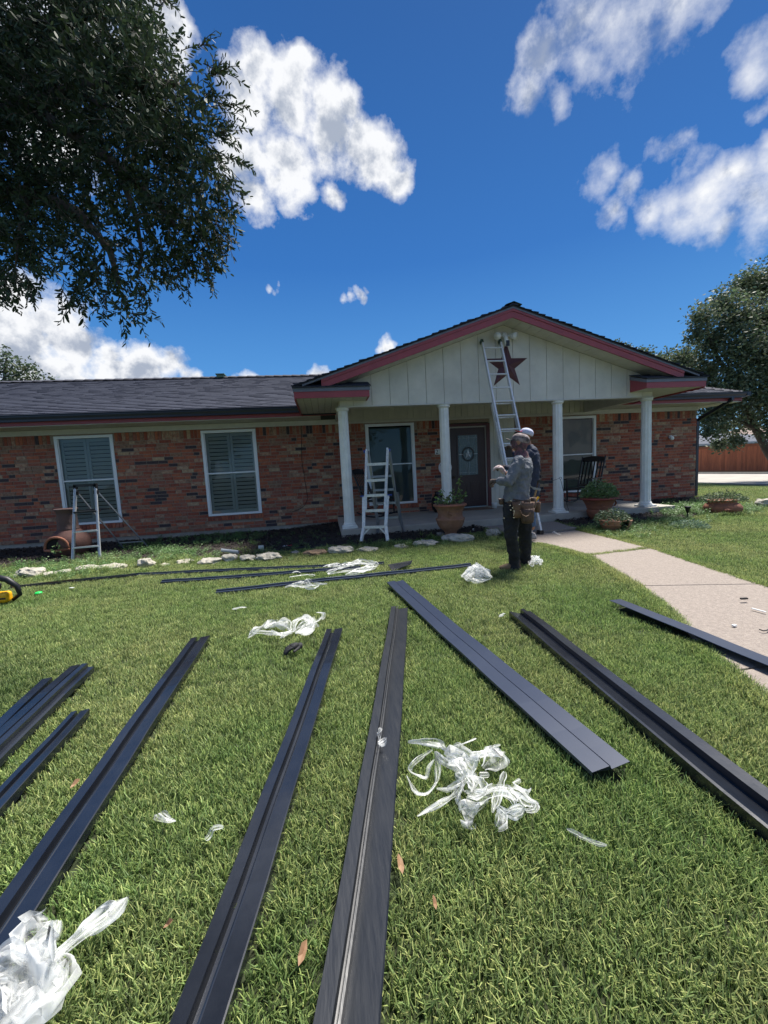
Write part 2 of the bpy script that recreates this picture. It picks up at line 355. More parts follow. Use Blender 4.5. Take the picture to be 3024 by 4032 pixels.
for i in range(len(jl)-1):
    gp = .016 if i == 1 else .006
    a0, a1, b0, b1 = jl[i]-gp, jl[i+1]+gp, jr[i]-gp, jr[i+1]+gp
    L_ = [cut(pathL, a0)] + [p for p in pathL if a1+.03 < p.y < a0-.03] + [cut(pathL, a1)]
    R_ = [cut(pathR, b0)] + [p for p in pathR if b1+.03 < p.y < b0-.03] + [cut(pathR, b1)]
    zz = .028 + .05*sstep(6.3,7.4,(a0+a1)/2)
    poly = [(p.x, p.y, 0) for p in L_] + [(p.x, p.y, 0) for p in reversed(R_)]
    sl = MB().prism([(x, y, -.05) for x, y, _ in poly], (0,0,zz+.05)).build('slab', pathmat, po)
    bevel(sl, .006)
# side street beyond the lawn, its kerb
st = MB().add([(16.9,-60,-.160),(25.2,-60,-.160),(25.2,200,-.160),(16.9,200,-.160)], [(0,1,2,3)])
so = st.build('street', mat('street_concrete', (.40,.375,.33), .9, (.30,.28,.25), 1.2, 1, bump=.2)); so['kind'] = 'structure'
for x in (16.72, 25.2):
    k = MB().box(x, x+.16, -60, 120, -.3, -.06).build('kerb', concrete); k['kind'] = 'structure'

# mulch beds
mulchm = mat('mulch', (.012,.010,.010), .95, (.035,.026,.022), 40, 1, bump=1, bscale=90)
bedL = [(-9.5,10.1),(-9.5,7.2)] + [(G(u,v).x, G(u,v).y) for u, v in ((30,2235),(300,2225),(600,2205),(950,2190),(1200,2165),(1500,2145),(1700,2120),(1900,2098))] + [(2.95,6.85),(2.95,7.75),(.28,7.75),(.28,10.1)]
bedR = [(4.56,7.75),(4.45,7.05)] + [(G(u,v).x, G(u,v).y) for u, v in ((2330,2088),(2480,2075),(2640,2065),(2760,2030))] + [(10.3,8.8),(10.3,10.0),(7.35,10.0),(7.35,7.75)]
for P in (bedL, bedR):
    bx = [p[0] for p in P]; by = [p[1] for p in P]; n = 0; V = []; F = []; idx = {}
    st_ = .09
    gx = np.arange(min(bx), max(bx)+st_, st_); gy = np.arange(min(by), max(by)+st_, st_)
    for j, y in enumerate(gy):
        for i, x in enumerate(gx):
            if inpoly(x+st_/2, y+st_/2, P):
                q = []
                for a, b in ((i,j),(i+1,j),(i+1,j+1),(i,j+1)):
                    if (a,b) not in idx:
                        X, Y = gx[0]+a*st_, gy[0]+b*st_; idx[(a,b)] = len(V); V.append((X, Y, gz(X, Y)+.012+.02*mnoise.noise(Vector((X*5, Y*5, 0)))))
                    q.append(idx[(a,b)])
                F.append(q)
    o = npmesh('mulch_bed', V, F, mulchm, smooth=True); o['kind'] = 'structure'
# mulch chips, loose
def chips(P, n):
    V = []; F = []; bx = [p[0] for p in P]; by = [p[1] for p in P]; k = 0
    while k < n:
        x, y = rng.uniform(min(bx), max(bx)), rng.uniform(min(by), max(by))
        if not inpoly(x, y, P): continue
        k += 1; L, w = rng.uniform(.015,.04), rng.uniform(.006,.014); a = rng.uniform(0, PI); t = rng.uniform(-.6,.6)
        d = Vector((math.cos(a)*math.cos(t), math.sin(a)*math.cos(t), math.sin(t))); s = Vector((-math.sin(a), math.cos(a), rng.uniform(-.5,.5))).normalized()*w
        c = Vector((x, y, gz(x,y)+.024+rng.uniform(0,.02))); u = Vector((0,0,.006)); b = len(V)
        V += [tuple(c-d*L-s), tuple(c+d*L-s*.6), tuple(c+d*L+s), tuple(c-d*L+s*.7), tuple(c+u*1.2)]
        F += [(b,b+1,b+4),(b+1,b+2,b+4),(b+2,b+3,b+4),(b+3,b,b+4)]
    return V, F
V1, F1 = chips(bedL, 16000); V2, F2 = chips(bedR, 3500); n1 = len(V1)
o = npmesh('mulch_chips', V1+V2, F1+[tuple(i+n1 for i in f) for f in F2], mat('mulch_chip', (.020,.016,.015), .9, (.05,.036,.028), 30, 1)); tag(o, 'loose dark wood mulch chips in the beds along the house', 'mulch', kind='stuff')

# ------------------------------------------------------------------ the house
house = thing('brick_house', (1.0, YW, 0), 'red brick ranch house with columned gabled porch and dark shingle roof', 'house')
XL, XR = -9.2, 10.05
ZB, ZT = .09, 2.42
WIN = [(-5.78,-4.59), (-2.73,-1.52), (1.035,2.235), (5.88,7.08)]
WZ0, WZ1 = .425, 2.39
DX0, DX1, DZ0, DZ1 = 3.03, 4.17, .17, 2.34
PANEL = (4.17, 4.84)
# mortar backing with openings
w = MB()
solids = []
edges_ = [XL]
for a, b in sorted(WIN + [(DX0, PANEL[1])]): edges_ += [a, b]
edges_.append(XR)
for i in range(0, len(edges_), 2): w.box(edges_[i], edges_[i+1], YW+.008, YW+.12, ZB, ZT)
for a, b in WIN: w.box(a, b, YW+.008, YW+.12, ZB, WZ0); w.box(a, b, YW+.008, YW+.12, WZ1, ZT)
w.box(DX0, PANEL[1], YW+.03, YW+.12, DZ1, ZT)
w.box(XR-.12, XR-.008, YW+.12, 16.2, ZB, ZT)
wall = w.build('wall', mortar, house)
found = MB().box(XL, XR-.02, YW+.02, YW+.2, -.4, ZB).box(XR-.2, XR-.02, YW+.2, 16.2, -.4, ZB).build('foundation', concrete, house)
# bricks
def blocked(x0, x1, z0, z1):
    for a, b in WIN:
        if x1 > a-.002 and x0 < b+.002 and z1 > WZ0-.115 and z0 < WZ1+.01: return (a, b)
    if x1 > DX0-.002 and x0 < PANEL[1]+.002 and z1 > -1: return (DX0, PANEL[1])
    return None
CO, MO = .0762, .013
bricks = []   # (x0,x1,z0,z1, proud, material, side)
ncourse = 28
zt_c = ZB + ncourse*CO
for c in range(ncourse):
    z0 = ZB + c*CO + MO*.4; z1 = z0 + CO - MO; x = XL + (0 if c % 2 else -.127) - rng.choice([0,.06,.03])
    while x < XR:
        L = .241 if rng.random() < .50 else (.112 if rng.random() < .55 else .18)
        x0, x1 = x, min(x+L, XR); x = x+L+MO
        if x1 - x0 < .03: continue
        b = blocked(x0, x1, z0, z1)
        if b:
            a_, b_ = b
            if x0 < a_-.04: bricks.append((x0, a_-.004, z0, z1))
            if x1 > b_+.04: bricks.append((b_+.004, x1, z0, z1))
            continue
        bricks.append((x0, x1, z0, z1))
x = XL
while x < XR-.05:      # soldier course
    x1 = min(x+.066, XR)
    if not blocked(x, x1, zt_c+.004, ZT): bricks.append((x, x1, zt_c+.004, ZT-.004))
    x += .0762
fronts = []
for (x0, x1, z0, z1) in bricks:
    mi = nr.choice(len(BR), p=BW); fronts.append([x0, x1, z0, z1, rng.uniform(-.002,.003), mi])
for a, b in WIN:       # rowlock sills
    x = a-.02
    while x < b+.0: fronts.append([x, min(x+.066, b+.03), WZ0-.112, WZ0-.008, .022, nr.choice(3)]); x += .0762
def dist(b): return math.hypot((b[0]+b[1])/2 - .5, YW)
order = sorted(range(len(fronts)), key=lambda i: dist(fronts[i]) + .0*i + (0 if fronts[i][1]-fronts[i][0] > .2 else .6))
single = set(order[:300])
bm_cache = {}
field = MB()
for i, (x0, x1, z0, z1, pr_, mi) in enumerate(fronts):
    y0 = YW - pr_
    if i in single:
        key = (round(x1-x0, 3), round(z1-z0, 3), mi)
        if key not in bm_cache:
            m_ = MB().box(-(x1-x0)/2, (x1-x0)/2, 0, .06, -(z1-z0)/2, (z1-z0)/2); me = bpy.data.meshes.new('brick'); me.from_pydata(m_.v, [], m_.f); me.materials.append(BR[mi]); bm_cache[key] = me
        o = link('brick', bm_cache[key], wall); L0 = parent_loc(wall); o.location = Vector(((x0+x1)/2, y0, (z0+z1)/2)) - L0
        o.rotation_euler = (rng.uniform(-.006,.006), rng.uniform(-.006,.006), rng.uniform(-.008,.008))
    else:
        field.mi = mi; field.box(x0, x1, y0, y0+.06, z0, z1)
for c in range(31):    # gable end side wall
    y = YW + .01 + (0 if c % 2 else .12)
    z0 = ZB + c*CO*.985 + .004
    if z0 + CO > ZT+.02: break
    while y < 16.1: field.mi = nr.choice(len(BR), p=BW); field.box(XR-.06, XR+rng.uniform(-.002,.002), y, min(y+.244, 16.2), z0, z0+CO-MO); y += .254
field.build('brick_field', BR, wall, kind='stuff')
# frieze, soffit, upper siding under the porch
fr = MB().box(XL, .40, YW-.028, YW+.12, ZT, 2.53).box(6.86, XR+.02, YW-.028, YW+.12, ZT, 2.53).build('frieze_board', cream_trim, house)
MB().box(.40, 6.86, YW-.03, YW+.12, ZT, 2.49).build('porch_frieze_board', cream_trim, house)
ps = thing_part = MB().box(.40, 6.86, YW+.012, YW+.12, 2.49, 3.2).build('porch_siding', cream, house)
x = .41
while x < 6.85:
    l_ = MB().box(x, min(x+.142, 6.855), YW-.006, YW+.012, 2.492, 3.18).build('siding_board', cream, ps); x += .152
MB().box(.40, 6.86, YG+.1, YW+.1, 3.02, 3.06).build('porch_ceiling', cream_trim, house)
# windows
gl = glass_mat('window_glass', (.68,.74,.765), .0)
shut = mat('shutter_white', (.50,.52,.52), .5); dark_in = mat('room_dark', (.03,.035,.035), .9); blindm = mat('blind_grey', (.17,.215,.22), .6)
def window(a, b, shutters, lab):
    y0 = YW-.012; f = .062
    fm = MB().box(a, b, y0, YW+.06, WZ1-f, WZ1).box(a, b, y0, YW+.06, WZ0, WZ0+f*.8).box(a, a+f, y0, YW+.06, WZ0+f*.8, WZ1-f).box(b-f, b, y0, YW+.06, WZ0+f*.8, WZ1-f)
    fm.box(a+f, a+f+.018, YW+.008, YW+.05, WZ0+f*.8, WZ1-f).box(b-f-.018, b-f, YW+.008, YW+.05, WZ0+f*.8, WZ1-f)
    w = fm.build('window', white_frame, house, label=lab); bevel(w, .003, 1)
    zm = WZ0 + (WZ1-WZ0)*.50
    MB().box(a+f+.018, b-f-.018, YW+.002, YW+.05, zm-.014, zm+.014).build('meeting_rail', white_frame, w)
    for q0, q1 in ((WZ0+f*.8, zm-.014), (zm+.014, WZ1-f)):
        MB().add([(a+f, YW+.028, q0), (b-f, YW+.028, q0), (b-f, YW+.028, q1), (a+f, YW+.028, q1)], [(0,1,2,3)]).build('pane', gl, w)
    MB().box(a-.05, b+.05, YW+.32, YW+.36, WZ0-.1, WZ1+.1).box(a-.04, a, YW+.1, YW+.34, WZ0-.1, WZ1+.1).box(b, b+.04, YW+.1, YW+.34, WZ0-.1, WZ1+.1).box(a, b, YW+.1, YW+.34, WZ1, WZ1+.05).box(a, b, YW+.1, YW+.34, WZ0-.05, WZ0).build('dark_room_box', dark_in, w)  # dark coloured backing box stands in for the unlit room
    if shutters:
        xm = (a+b)/2; fb = MB()
        for xa, xb in ((a+f+.01, xm-.004), (xm+.004, b-f-.01)):
            for s in (xa, xb-.055): fb.box(s, s+.055, YW+.075, YW+.105, WZ0+.05, WZ1-.065)
            for z_, h_ in ((WZ0+.05,.08), (zm-.04,.08), (WZ1-.14,.075)): fb.box(xa+.055, xb-.055, YW+.075, YW+.105, z_, z_+h_)
        fb.build('shutter_frame', shut, w)
        m_ = MB(); Lw = xb-xa-.112; M = Matrix.Rotation(math.radians(-62), 4, 'X'); m_.box(-Lw/2, Lw/2, -.038, .038, -.005, .005, M)
        me = bpy.data.meshes.new('shutter_louver'); me.from_pydata(m_.v, [], m_.f); me.materials.append(shut)
        for xa, xb in ((a+f+.01, xm-.004), (xm+.004, b-f-.01)):
            for q0, q1 in ((WZ0+.13, zm-.04), (zm+.04, WZ1-.14)):
                n = int((q1-q0)/.088)
                for k in range(n):
                    o = link('shutter_louver', me, w); o.location = Vector(((xa+xb)/2, YW+.095, q0 + (k+.5)*(q1-q0)/n)) - parent_loc(w)
    else:
        m_ = MB(); z = WZ0+.05
        while z < WZ1-.1:
            m_.add([(a+f, YW+.085, z+.028), (b-f, YW+.085, z+.028), (b-f, YW+.105, z-.004), (a+f, YW+.105, z-.004)], [(0,1,2,3)]); z += .030
        m_.build('blinds', blindm, w, kind='stuff')
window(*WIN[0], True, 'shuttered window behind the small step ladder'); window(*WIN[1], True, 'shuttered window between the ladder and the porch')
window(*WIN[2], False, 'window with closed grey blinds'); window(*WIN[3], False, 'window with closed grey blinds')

# roofs : main
EZ, SL = 2.76, .4167          # eave top height at Y=9.33, slope
YE, YR = 9.33, 12.75
XE = 10.72
def mz(y): return EZ + SL*(min(y, 2*YR-y)-YE)
MB().add([(-13, YE, EZ), (XE, YE, EZ), (XE-(YR-YE), YR, mz(YR)), (-13, YR, mz(YR)), (-13, 2*YR-YE, EZ), (XE, 2*YR-YE, EZ)],
   [(0,1,2,3), (3,2,5,4), (1,5,2)])
roof = MB().add([(-13, YE, EZ-.03), (XE, YE, EZ-.03), (XE-(YR-YE), YR, mz(YR)-.03), (-13, YR, mz(YR)-.03), (-13, 2*YR-YE, EZ-.03), (XE, 2*YR-YE, EZ-.03)],
   [(0,1,2,3), (3,2,5,4), (1,5,2)]).build('roof', shingle_c, house)
SM = [shingle_a, shingle_b, mat('shingle_mid', (.024,.030,.053), .9, (.045,.052,.080), 60, 1, bump=.6, bscale=300)]
sh_dir = Vector((0, 1, SL)).normalized(); sh_n = Vector((0, -SL, 1)).normalized()
def shingle_box(mb, origin, xdir, up, nrm_, x0, x1, s0, L, th, lift=.0):
    o_ = Vector(origin)
    def P(x, s, h): return o_ + xdir*x + up*s + nrm_*h
    mb.add([P(x0,s0,.002+lift), P(x1,s0,.002+lift), P(x1,s0,th+lift), P(x0,s0,th+lift), P(x0,s0+L,.0), P(x1,s0+L,.0)], [(0,1,2,3), (3,2,5,4), (1,5,2), (0,3,4)])
scache = {}; sfield = MB(); nsingle = 0
slope_len = (YR-YE)/sh_dir.y
row = 0; s = -.02
tabs = []
while s < slope_len:
    x = -12.9 + rng.uniform(0,.2)
    ymid = YE + s*sh_dir.y
    xmax = XE - max(0, ymid-YE) - .02
    while x < xmax:
        L = rng.choice([.14,.19,.24,.30,.17]); x1 = min(x+L, xmax)
        th = rng.choice([.014,.016,.020])
        tabs.append((x, x1, s, th, rng.choice([0,0,1,1,2]), row)); x = x1 + .003
    s += .140; row += 1
tabs_key = sorted(range(len(tabs)), key=lambda i: (0 if (-6.9 < tabs[i][0] < -.6) else 5) + tabs[i][2]*1.0 - (tabs[i][1]-tabs[i][0]))
ssel = set(tabs_key[:300])
org = Vector((0, YE, EZ-.012)); xd = Vector((1,0,0))
for i, (x0, x1, s0, th, mi, rw) in enumerate(tabs):
    if i in ssel:
        key = (round(x1-x0, 2), th, mi)
        if key not in scache:
            m_ = MB(); shingle_box(m_, (0,0,0), xd, sh_dir, sh_n, 0, key[0], 0, .155, th); me = bpy.data.meshes.new('shingle'); me.from_pydata(m_.v, [], m_.f); me.materials.append(SM[mi]); scache[key] = me
        o = link('shingle', scache[key], roof); o.location = org + xd*x0 + sh_dir*s0 - parent_loc(roof)
    else: sfield.mi = mi; shingle_box(sfield, org, xd, sh_dir, sh_n, x0, x1, s0, .155, th)
# hip side at the right end
hd = Vector((-1,0,SL)).normalized(); hn = Vector((SL,0,1)).normalized(); s = -.02
while s < slope_len:
    y = YE + s*sh_dir.y + .02; y1m = 2*YR - YE - s*sh_dir.y
    while y < y1m:
        L = rng.choice([.17,.24,.30]); sfield.mi = rng.choice([0,1,2]); shingle_box(sfield, (XE,0,EZ-.012), Vector((0,1,0)), hd, hn, y, min(y+L, y1m), s, .155, rng.choice([.010,.02])); y += L+.003
    s += .14
sfield.build('shingle_field', SM, roof, kind='stuff')
rc = MB()
def ridge(mb, A, B, n, w=.15, drop=.06):
    A, B = Vector(A), Vector(B); d = (B-A); side = Vector((-d.y, d.x, 0)).normalized()
    for k in range(n):
        P0, P1 = A + d*(k/n), A + d*((k+1.12)/n); h0, h1 = Vector((0,0,.02)), Vector((0,0,.006))
        b = [P0+h0, P0+h0-Vector((0,0,.014)), P1+h1]
        mb.add([P0+side*w-Vector((0,0,drop-.02)), P0+h0, P0-side*w-Vector((0,0,drop-.02)), P1-side*w-Vector((0,0,drop)), P1+h1, P1+side*w-Vector((0,0,drop))], [(0,1,4,5), (1,2,3,4)])
ridge(rc, (-13,YR,mz(YR)+.02), (XE-(YR-YE)+.1,YR,mz(YR)+.02), 80)
ridge(rc, (XE-.02,YE+.02,EZ+.02), (XE-(YR-YE),YR,mz(YR)+.02), 26)
rc.build('ridge_cap', shingle_c, roof)
vz = mz(YR)
MB().box(-2.86,-2.66,YR-.14,YR+.14,vz-.03,vz+.05).box(-2.88,-2.64,YR-.17,YR+.17,vz+.05,vz+.075).build('roof_vent', mat('vent_green', (.10,.16,.10), .5), roof)

# eave: gutter, fascia, soffit panels
def gutter(x0, x1, name='gutter'):
    m_ = MB(); y = YE-.11; zt = EZ-.005
    pr_ = [(0,0),(0,-.012),(.012,-.02),(.014,-.05),(.03,-.095),(.032,-.135),(.12,-.135),(.12,0),(.115,0),(.115,-.13),(.037,-.13),(.035,-.07),(.018,-.045),(.018,-.018),(.014,-.008),(.014,0)]
    m_.prism([(x0, y+a, zt+b) for a, b in pr_], (x1-x0,0,0)); g = m_.build(name, dark_metal, house)
    return g
gutter(-13, -.38); gutter(7.42, XE-.02)
MB().box(-13, .36, YE+.012, YE+.03, 2.55, EZ-.02).build('fascia_board', maroon, house)
MB().box(7.0, XE-.03, YE+.012, YE+.03, 2.55, EZ-.02).build('fascia_board', maroon, house)
MB().box(-.38, .355, YE-.004, YE+.012, 2.565, EZ-.03).build('fascia_wrap', dark_metal, house)
MB().box(XE-.03, XE-.012, YE+.03, 16, 2.535, EZ-.02).build('fascia_board', maroon, house)
MB().box(XE-.01, XE+.1, YE-.1, 16, EZ-.11, EZ-.008).build('side_gutter', dark_metal, house)
x = -9.2
me = None
m_ = MB().box(0, .395, YE+.03, YW-.03, 2.535, 2.547); me = bpy.data.meshes.new('soffit_panel'); me.from_pydata(m_.v, [], m_.f); me.materials.append(cream_trim)
while x < -.02: o = link('soffit_panel', me, house); o.location = Vector((x,0,0)) - parent_loc(house); x += .40
x = 7.02
while x < 10.3: o = link('soffit_panel', me, house); o.location = Vector((x,0,0)) - parent_loc(house); x += .40
MB().box(10.08, XE-.035, YE+.03, 16, 2.522, 2.534).build('side_soffit', cream_trim, house)
# downspout
a = UY(2862,1578,9.32); b = UY(2738,1655,10.02)
ds = MB(); ds.bar((10.32,YE-.05,2.66), (10.32,YE-.05,2.56), .075,.06).bar((10.32,YE-.05,2.57), (10.13,YW+.04,2.16), .075,.06, up=(1,0,0)).bar((10.12,YW+.05,2.18), (10.12,YW+.05,.1), .075,.06).build('downspout', dark_metal, house)

# porch gable
AX, AZ = 3.6, 3.93            # apex of the rake's underside
PS = .333
EL, ER = AX-4.03, AX+4.03
def pz(x): return AZ - PS*abs(x-AX)
# rake fascia boards (maroon) with thin upper board, grey drip metal above
for sgn, xe in ((-1, AX-3.55), (1, AX+3.55)):
    A = (AX, AZ); Bx = xe
    def quadbar(z0, z1, y0, y1):
        return [(AX, y0, AZ+z0), (Bx, y0, pz(Bx)+z0), (Bx, y0, pz(Bx)+z1), (AX, y0, AZ+z1)], (0, y1-y0, 0)
    p_, d_ = quadbar(0,.112,YF,YF+.03); MB().prism(p_, d_).build('rake_board', maroon, house)
    p_, d_ = quadbar(.112,.155,YF-.014,YF+.03); MB().prism(p_, d_).build('rake_trim', maroon, house)
    Bx = xe + sgn*.33
    p_, d_ = quadbar(.155,.212,YF-.022,YF+.03); MB().prism(p_, d_).build('drip_edge', grey_metal, house)
# porch roof deck and shingles
R0 = YF-.05
deck = MB(); zt = AZ+.215
RB = {-1: 11.2, 1: 11.2}
for sgn in (-1,1):
    xe = AX+sgn*4.05
    deck.prism([(AX, R0, zt), (xe, R0+.0, zt-PS*4.05), (xe, R0, zt-PS*4.05-.02), (AX, R0, zt-.02)], (0, YR-R0, 0)) if False else deck.add([(AX,R0+.02,zt-.006),(xe,R0+.02,zt-PS*4.05-.006),(xe,YE+.3,zt-PS*4.05-.006),(AX,YR,zt-.006),(AX,R0+.02,zt-.03),(xe,R0+.02,zt-PS*4.05-.03)], [(0,1,2,3),(0,4,5,1)])
pr_o = deck.build('porch_roof', shingle_c, house)
pf = MB()
for sgn in (-1,1):
    dn = Vector((-sgn,0,PS)).normalized(); nn_ = Vector((sgn*PS,0,1)).normalized(); o_ = Vector((AX+sgn*4.06, 0, zt-PS*4.06-.008)); s = 0; L_ = 4.06/abs(dn.x)
    while s < L_:
        y = R0 - rng.uniform(0,.012); t = s/L_; ymax = YE+.3+(YR-YE-.3)*t; lift = rng.uniform(0,.003)
        while y < ymax:
            L = rng.choice([.17,.24,.30]); pf.mi = rng.choice([0,1,2]); shingle_box(pf, o_, Vector((0,1,0)), dn, nn_, y, min(y+L, ymax), s, .155, rng.choice([.012,.022,.028]), lift); y += L+.003
        s += .14
pf.build('shingle_field', SM, pr_o, kind='stuff')
rc = MB(); ridge(rc, (AX, R0-.01, zt+.028), (AX, YR, zt+.028), 30, w=.16, drop=.055)
rc.build('ridge_cap', mat('ridge_green', (.03,.05,.035), .85, (.05,.075,.05), 50, 1, bump=.5), pr_o)
# raking soffit panels
for sgn in (-1,1):
    n = 17
    for k in range(n):
        xa = AX + sgn*(k*3.5/n+.004); xb = AX + sgn*((k+1)*3.5/n-.004)
        if sgn < 0: xa, xb = xb, xa
        MB().prism([(xa, YF+.03, pz(xa)+.012), (xb, YF+.03, pz(xb)+.012), (xb, YF+.03, pz(xb)+.024), (xa, YF+.03, pz(xa)+.024)], (0, YG-YF-.03, 0)).build('soffit_panel', cream_trim, house)
# gable siding panels
gz0 = 2.50
gbk = MB().prism([(.36, YG+.016, gz0+.004), (6.84, YG+.016, gz0+.004), (6.84, YG+.016, pz(6.84)+.005), (AX, YG+.016, AZ+.005), (.36, YG+.016, pz(.36)+.005)], (0, .12, 0)).build('gable', mat('cream_shadow_gap', (.30,.29,.25), .8), house)
edges = []
x = .36; pw = .352
sx = [.36] + [.62+pw*k for k in range(0, 18) if .62+pw*k < 6.8] + [6.84]
for a, b in zip(sx, sx[1:]):
    a2, b2 = a+.004, b-.004
    poly = [(a2, YG, gz0), (b2, YG, gz0), (b2, YG, pz(b2)+.008)]
    if a2 < AX < b2: poly.append((AX, YG, AZ+.008))
    poly.append((a2, YG, pz(a2)+.008))
    MB().prism(poly, (0,.016,0)).build('siding_panel', cream, gbk)
MB().box(.34, 6.86, YG-.012, YG+.14, 2.478, 2.499).build('beam_trim', cream_trim, house)
for xx in (.34, 6.72): MB().box(xx, xx+.14, YG+.14, YW-.03, 2.478, 2.9).build('side_beam', cream_trim, house)
MB().box(.34, 6.86, YG+.137, YG+.16, 2.50, 3.02).build('beam_back', cream, house)
# boxed cornice returns
for sgn, lab in ((-1,'left'),(1,'right')):
    xo = AX + sgn*4.03; xi = AX + sgn*2.72      # outer, inner end
    xa, xb = min(xo, xi), max(xo, xi); z0, z1, z2 = 2.59, 2.70, 2.765
    m_ = MB().box(xa, xb, YF-.02, YF+.005, z0, z1)
    # end cheek towards the gable centre, rising to the wall
    xc = xi; m_.prism([(xc, YF+.005, z0), (xc, YG-.002, z0), (xc, YG-.002, z2+.12), (xc, YF+.005, z1)], (sgn*.02, 0, 0))
    m_.box(min(xo, xo-sgn*.022), max(xo, xo-sgn*.022), YF+.005, YE+.01, z0-.03, z1)
    m_.build('cornice_fascia', maroon, house)
    g = MB().box(xa-.012, xb+.012, YF-.032, YF-.008, z1, z2)
    g.prism([(xc-sgn*.012, YF-.008, z1), (xc-sgn*.012, YG-.004, z1+.135), (xc-sgn*.012, YG-.004, z2+.135), (xc-sgn*.012, YF-.008, z2)], (sgn*.02,0,0))
    g.box(min(xo+sgn*.012, xo-sgn*.01), max(xo+sgn*.012, xo-sgn*.01), YF-.008, YE+.1, z1, z2).build('cornice_drip', grey_metal, house)
    # soffit panels below
    n = 10
    for k in range(n):
        a_ = xa+.025+(xb-xa-.05)*k/n; b_ = xa+.025+(xb-xa-.05)*(k+1)/n-.006
        inner = (sgn < 0 and a_ > .34) or (sgn > 0 and b_ < 6.86)
        MB().box(a_, b_, YF+.006, (YG-.002) if inner else YE+.0, z0+.004, z0+.016).build('soffit_panel', cream_trim, house)
    # little roof, shingle courses
    rf = MB(); nn_ = Vector((0,-.34,1)).normalized(); up_ = Vector((0,1,.34)).normalized(); s = -.015; k = 0
    while s < .46:
        x = xa-.03
        while x < xb+.03: L = rng.choice([.2,.3,.26]); rf.mi = rng.choice([0,1]); shingle_box(rf, (0, YF-.045, z2+.003), Vector((1,0,0)), up_, nn_, x, min(x+L, xb+.03), s, .17, rng.choice([.014,.022])); x += L+.003
        s += .14
    rf.build('cornice_roof', SM, house)
# columns
def column(x, lab=None):
    m_ = MB(); N = 40
    def fl(k): return 1.0 if k % 4 in (0,1) else .94
    m_.lathe([(.105,.055), (.100,.30), (.099,1.2), (.093,2.2), (.092,2.225)], (x, YC, .20), N, fl=fl)
    m_.lathe([(.10,2.215),(.118,2.235),(.122,2.25),(.118,2.262),(.13,2.275)], (x, YC, .20), 32)
    m_.lathe([(.135,.035),(.142,.045),(.138,.058),(.120,.066),(.118,.075),(.124,.085),(.110,.10),(.10,.115)], (x, YC, .20), 32)
    m_.box(x-.145, x+.145, YC-.145, YC+.145, .205, .237)
    m_.box(x-.128, x+.128, YC-.07, YC+.128, 2.472, 2.478)
    o = m_.build('column', column_paint, house, smooth=False, label=lab); return o
for x in (.414, 2.38, 4.761, 6.768): column(x)
# porch slab
slab = MB().prism([(.24,7.70,-.1),(7.28,7.70,-.1),(7.28,YW+.01,-.1),(.24,YW+.01,-.1)], (0,0,.302)).build('porch_floor', mat('porch_concrete', (.40,.375,.33), .8, (.30,.28,.25), 3, .9, bump=.3, bscale=90), house); bevel(slab, .012)
# front door
dz = .205
dfm = MB().box(DX0, DX0+.085, YW-.02, YW+.1, dz, DZ1-.03).box(DX1-.085, DX1, YW-.02, YW+.1, dz, DZ1-.03).box(DX0+.085, DX1-.085, YW-.02, YW+.1, 2.25, DZ1-.03)
door = dfm.build('front_door', mat('door_frame_maroon', (.10,.018,.022), .4, (.07,.014,.018), 6, .8), house); bevel(door, .004, 1)
wine = mat('door_brown', (.055,.022,.020), .35, (.035,.014,.014), 8, .8, stretch=(6,6,.6))
m_ = MB(); m_.box(DX0+.115, DX1-.115, YW+.045, YW+.09, dz+.03, 2.215)
d0, d1 = DX0+.115, DX1-.115; dc = (d0+d1)/2
m_.box(dc-.29, dc+.29, YW+.033, YW+.047, 1.00, 1.04).box(dc-.29, dc+.29, YW+.033, YW+.047, 2.03, 2.07).box(dc-.29, dc-.25, YW+.033, YW+.047, 1.04, 2.03).box(dc+.25, dc+.29, YW+.033, YW+.047, 1.04, 2.03)
for xx in (dc-.31, dc+.05):
    m_.box(xx, xx+.26, YW+.036, YW+.046, .38, .40).box(xx, xx+.26, YW+.036, YW+.046, .84, .86).box(xx, xx+.02, YW+.036, YW+.046, .40, .84).box(xx+.24, xx+.26, YW+.036, YW+.046, .40, .84).box(xx+.05, xx+.21, YW+.038, YW+.046, .44, .80)
leaf = m_.build('door_leaf', wine, door)
MB().box(DX0+.086, DX0+.114, YW+.02, YW+.09, dz, 2.24).box(DX1-.114, DX1-.086, YW+.02, YW+.09, dz, 2.24).box(DX0+.114, DX1-.114, YW+.02, YW+.09, 2.216, 2.24).build('door_stop', mat('door_stop_grey', (.40,.38,.36), .5), door)
MB().box(dc-.25, dc+.25, YW+.036, YW+.042, 1.04, 2.03).build('door_glass', mat('leaded_glass', (.10,.15,.165), .12, (.05,.08,.09), 30, 1, bump=.4, bscale=60, spec=.8), leaf)
came = MB()
for xx in (-.21,.21,-.02,.02): came.box(dc+xx-.004, dc+xx+.004, YW+.028, YW+.036, 1.05, 2.02)
for zz in (1.10,1.96): came.box(dc-.24, dc+.24, YW+.028, YW+.036, zz-.004, zz+.004)
came.build('lead_came', mat('lead_grey', (.25,.28,.30), .4, metal=.6), leaf)
ring = MB(); N = 32; cz = 1.56
for k in range(N):
    a0, a1 = 2*PI*k/N, 2*PI*(k+1)/N
    ring.prism([(dc+r*math.cos(a), YW+.022, cz+r*math.sin(a)*1.12) for r, a in ((.165,a0),(.165,a1),(.125,a1),(.125,a0))], (0,.012,0))
ring.build('star_ring', mat('ring_dark', (.02,.02,.022), .4), leaf)
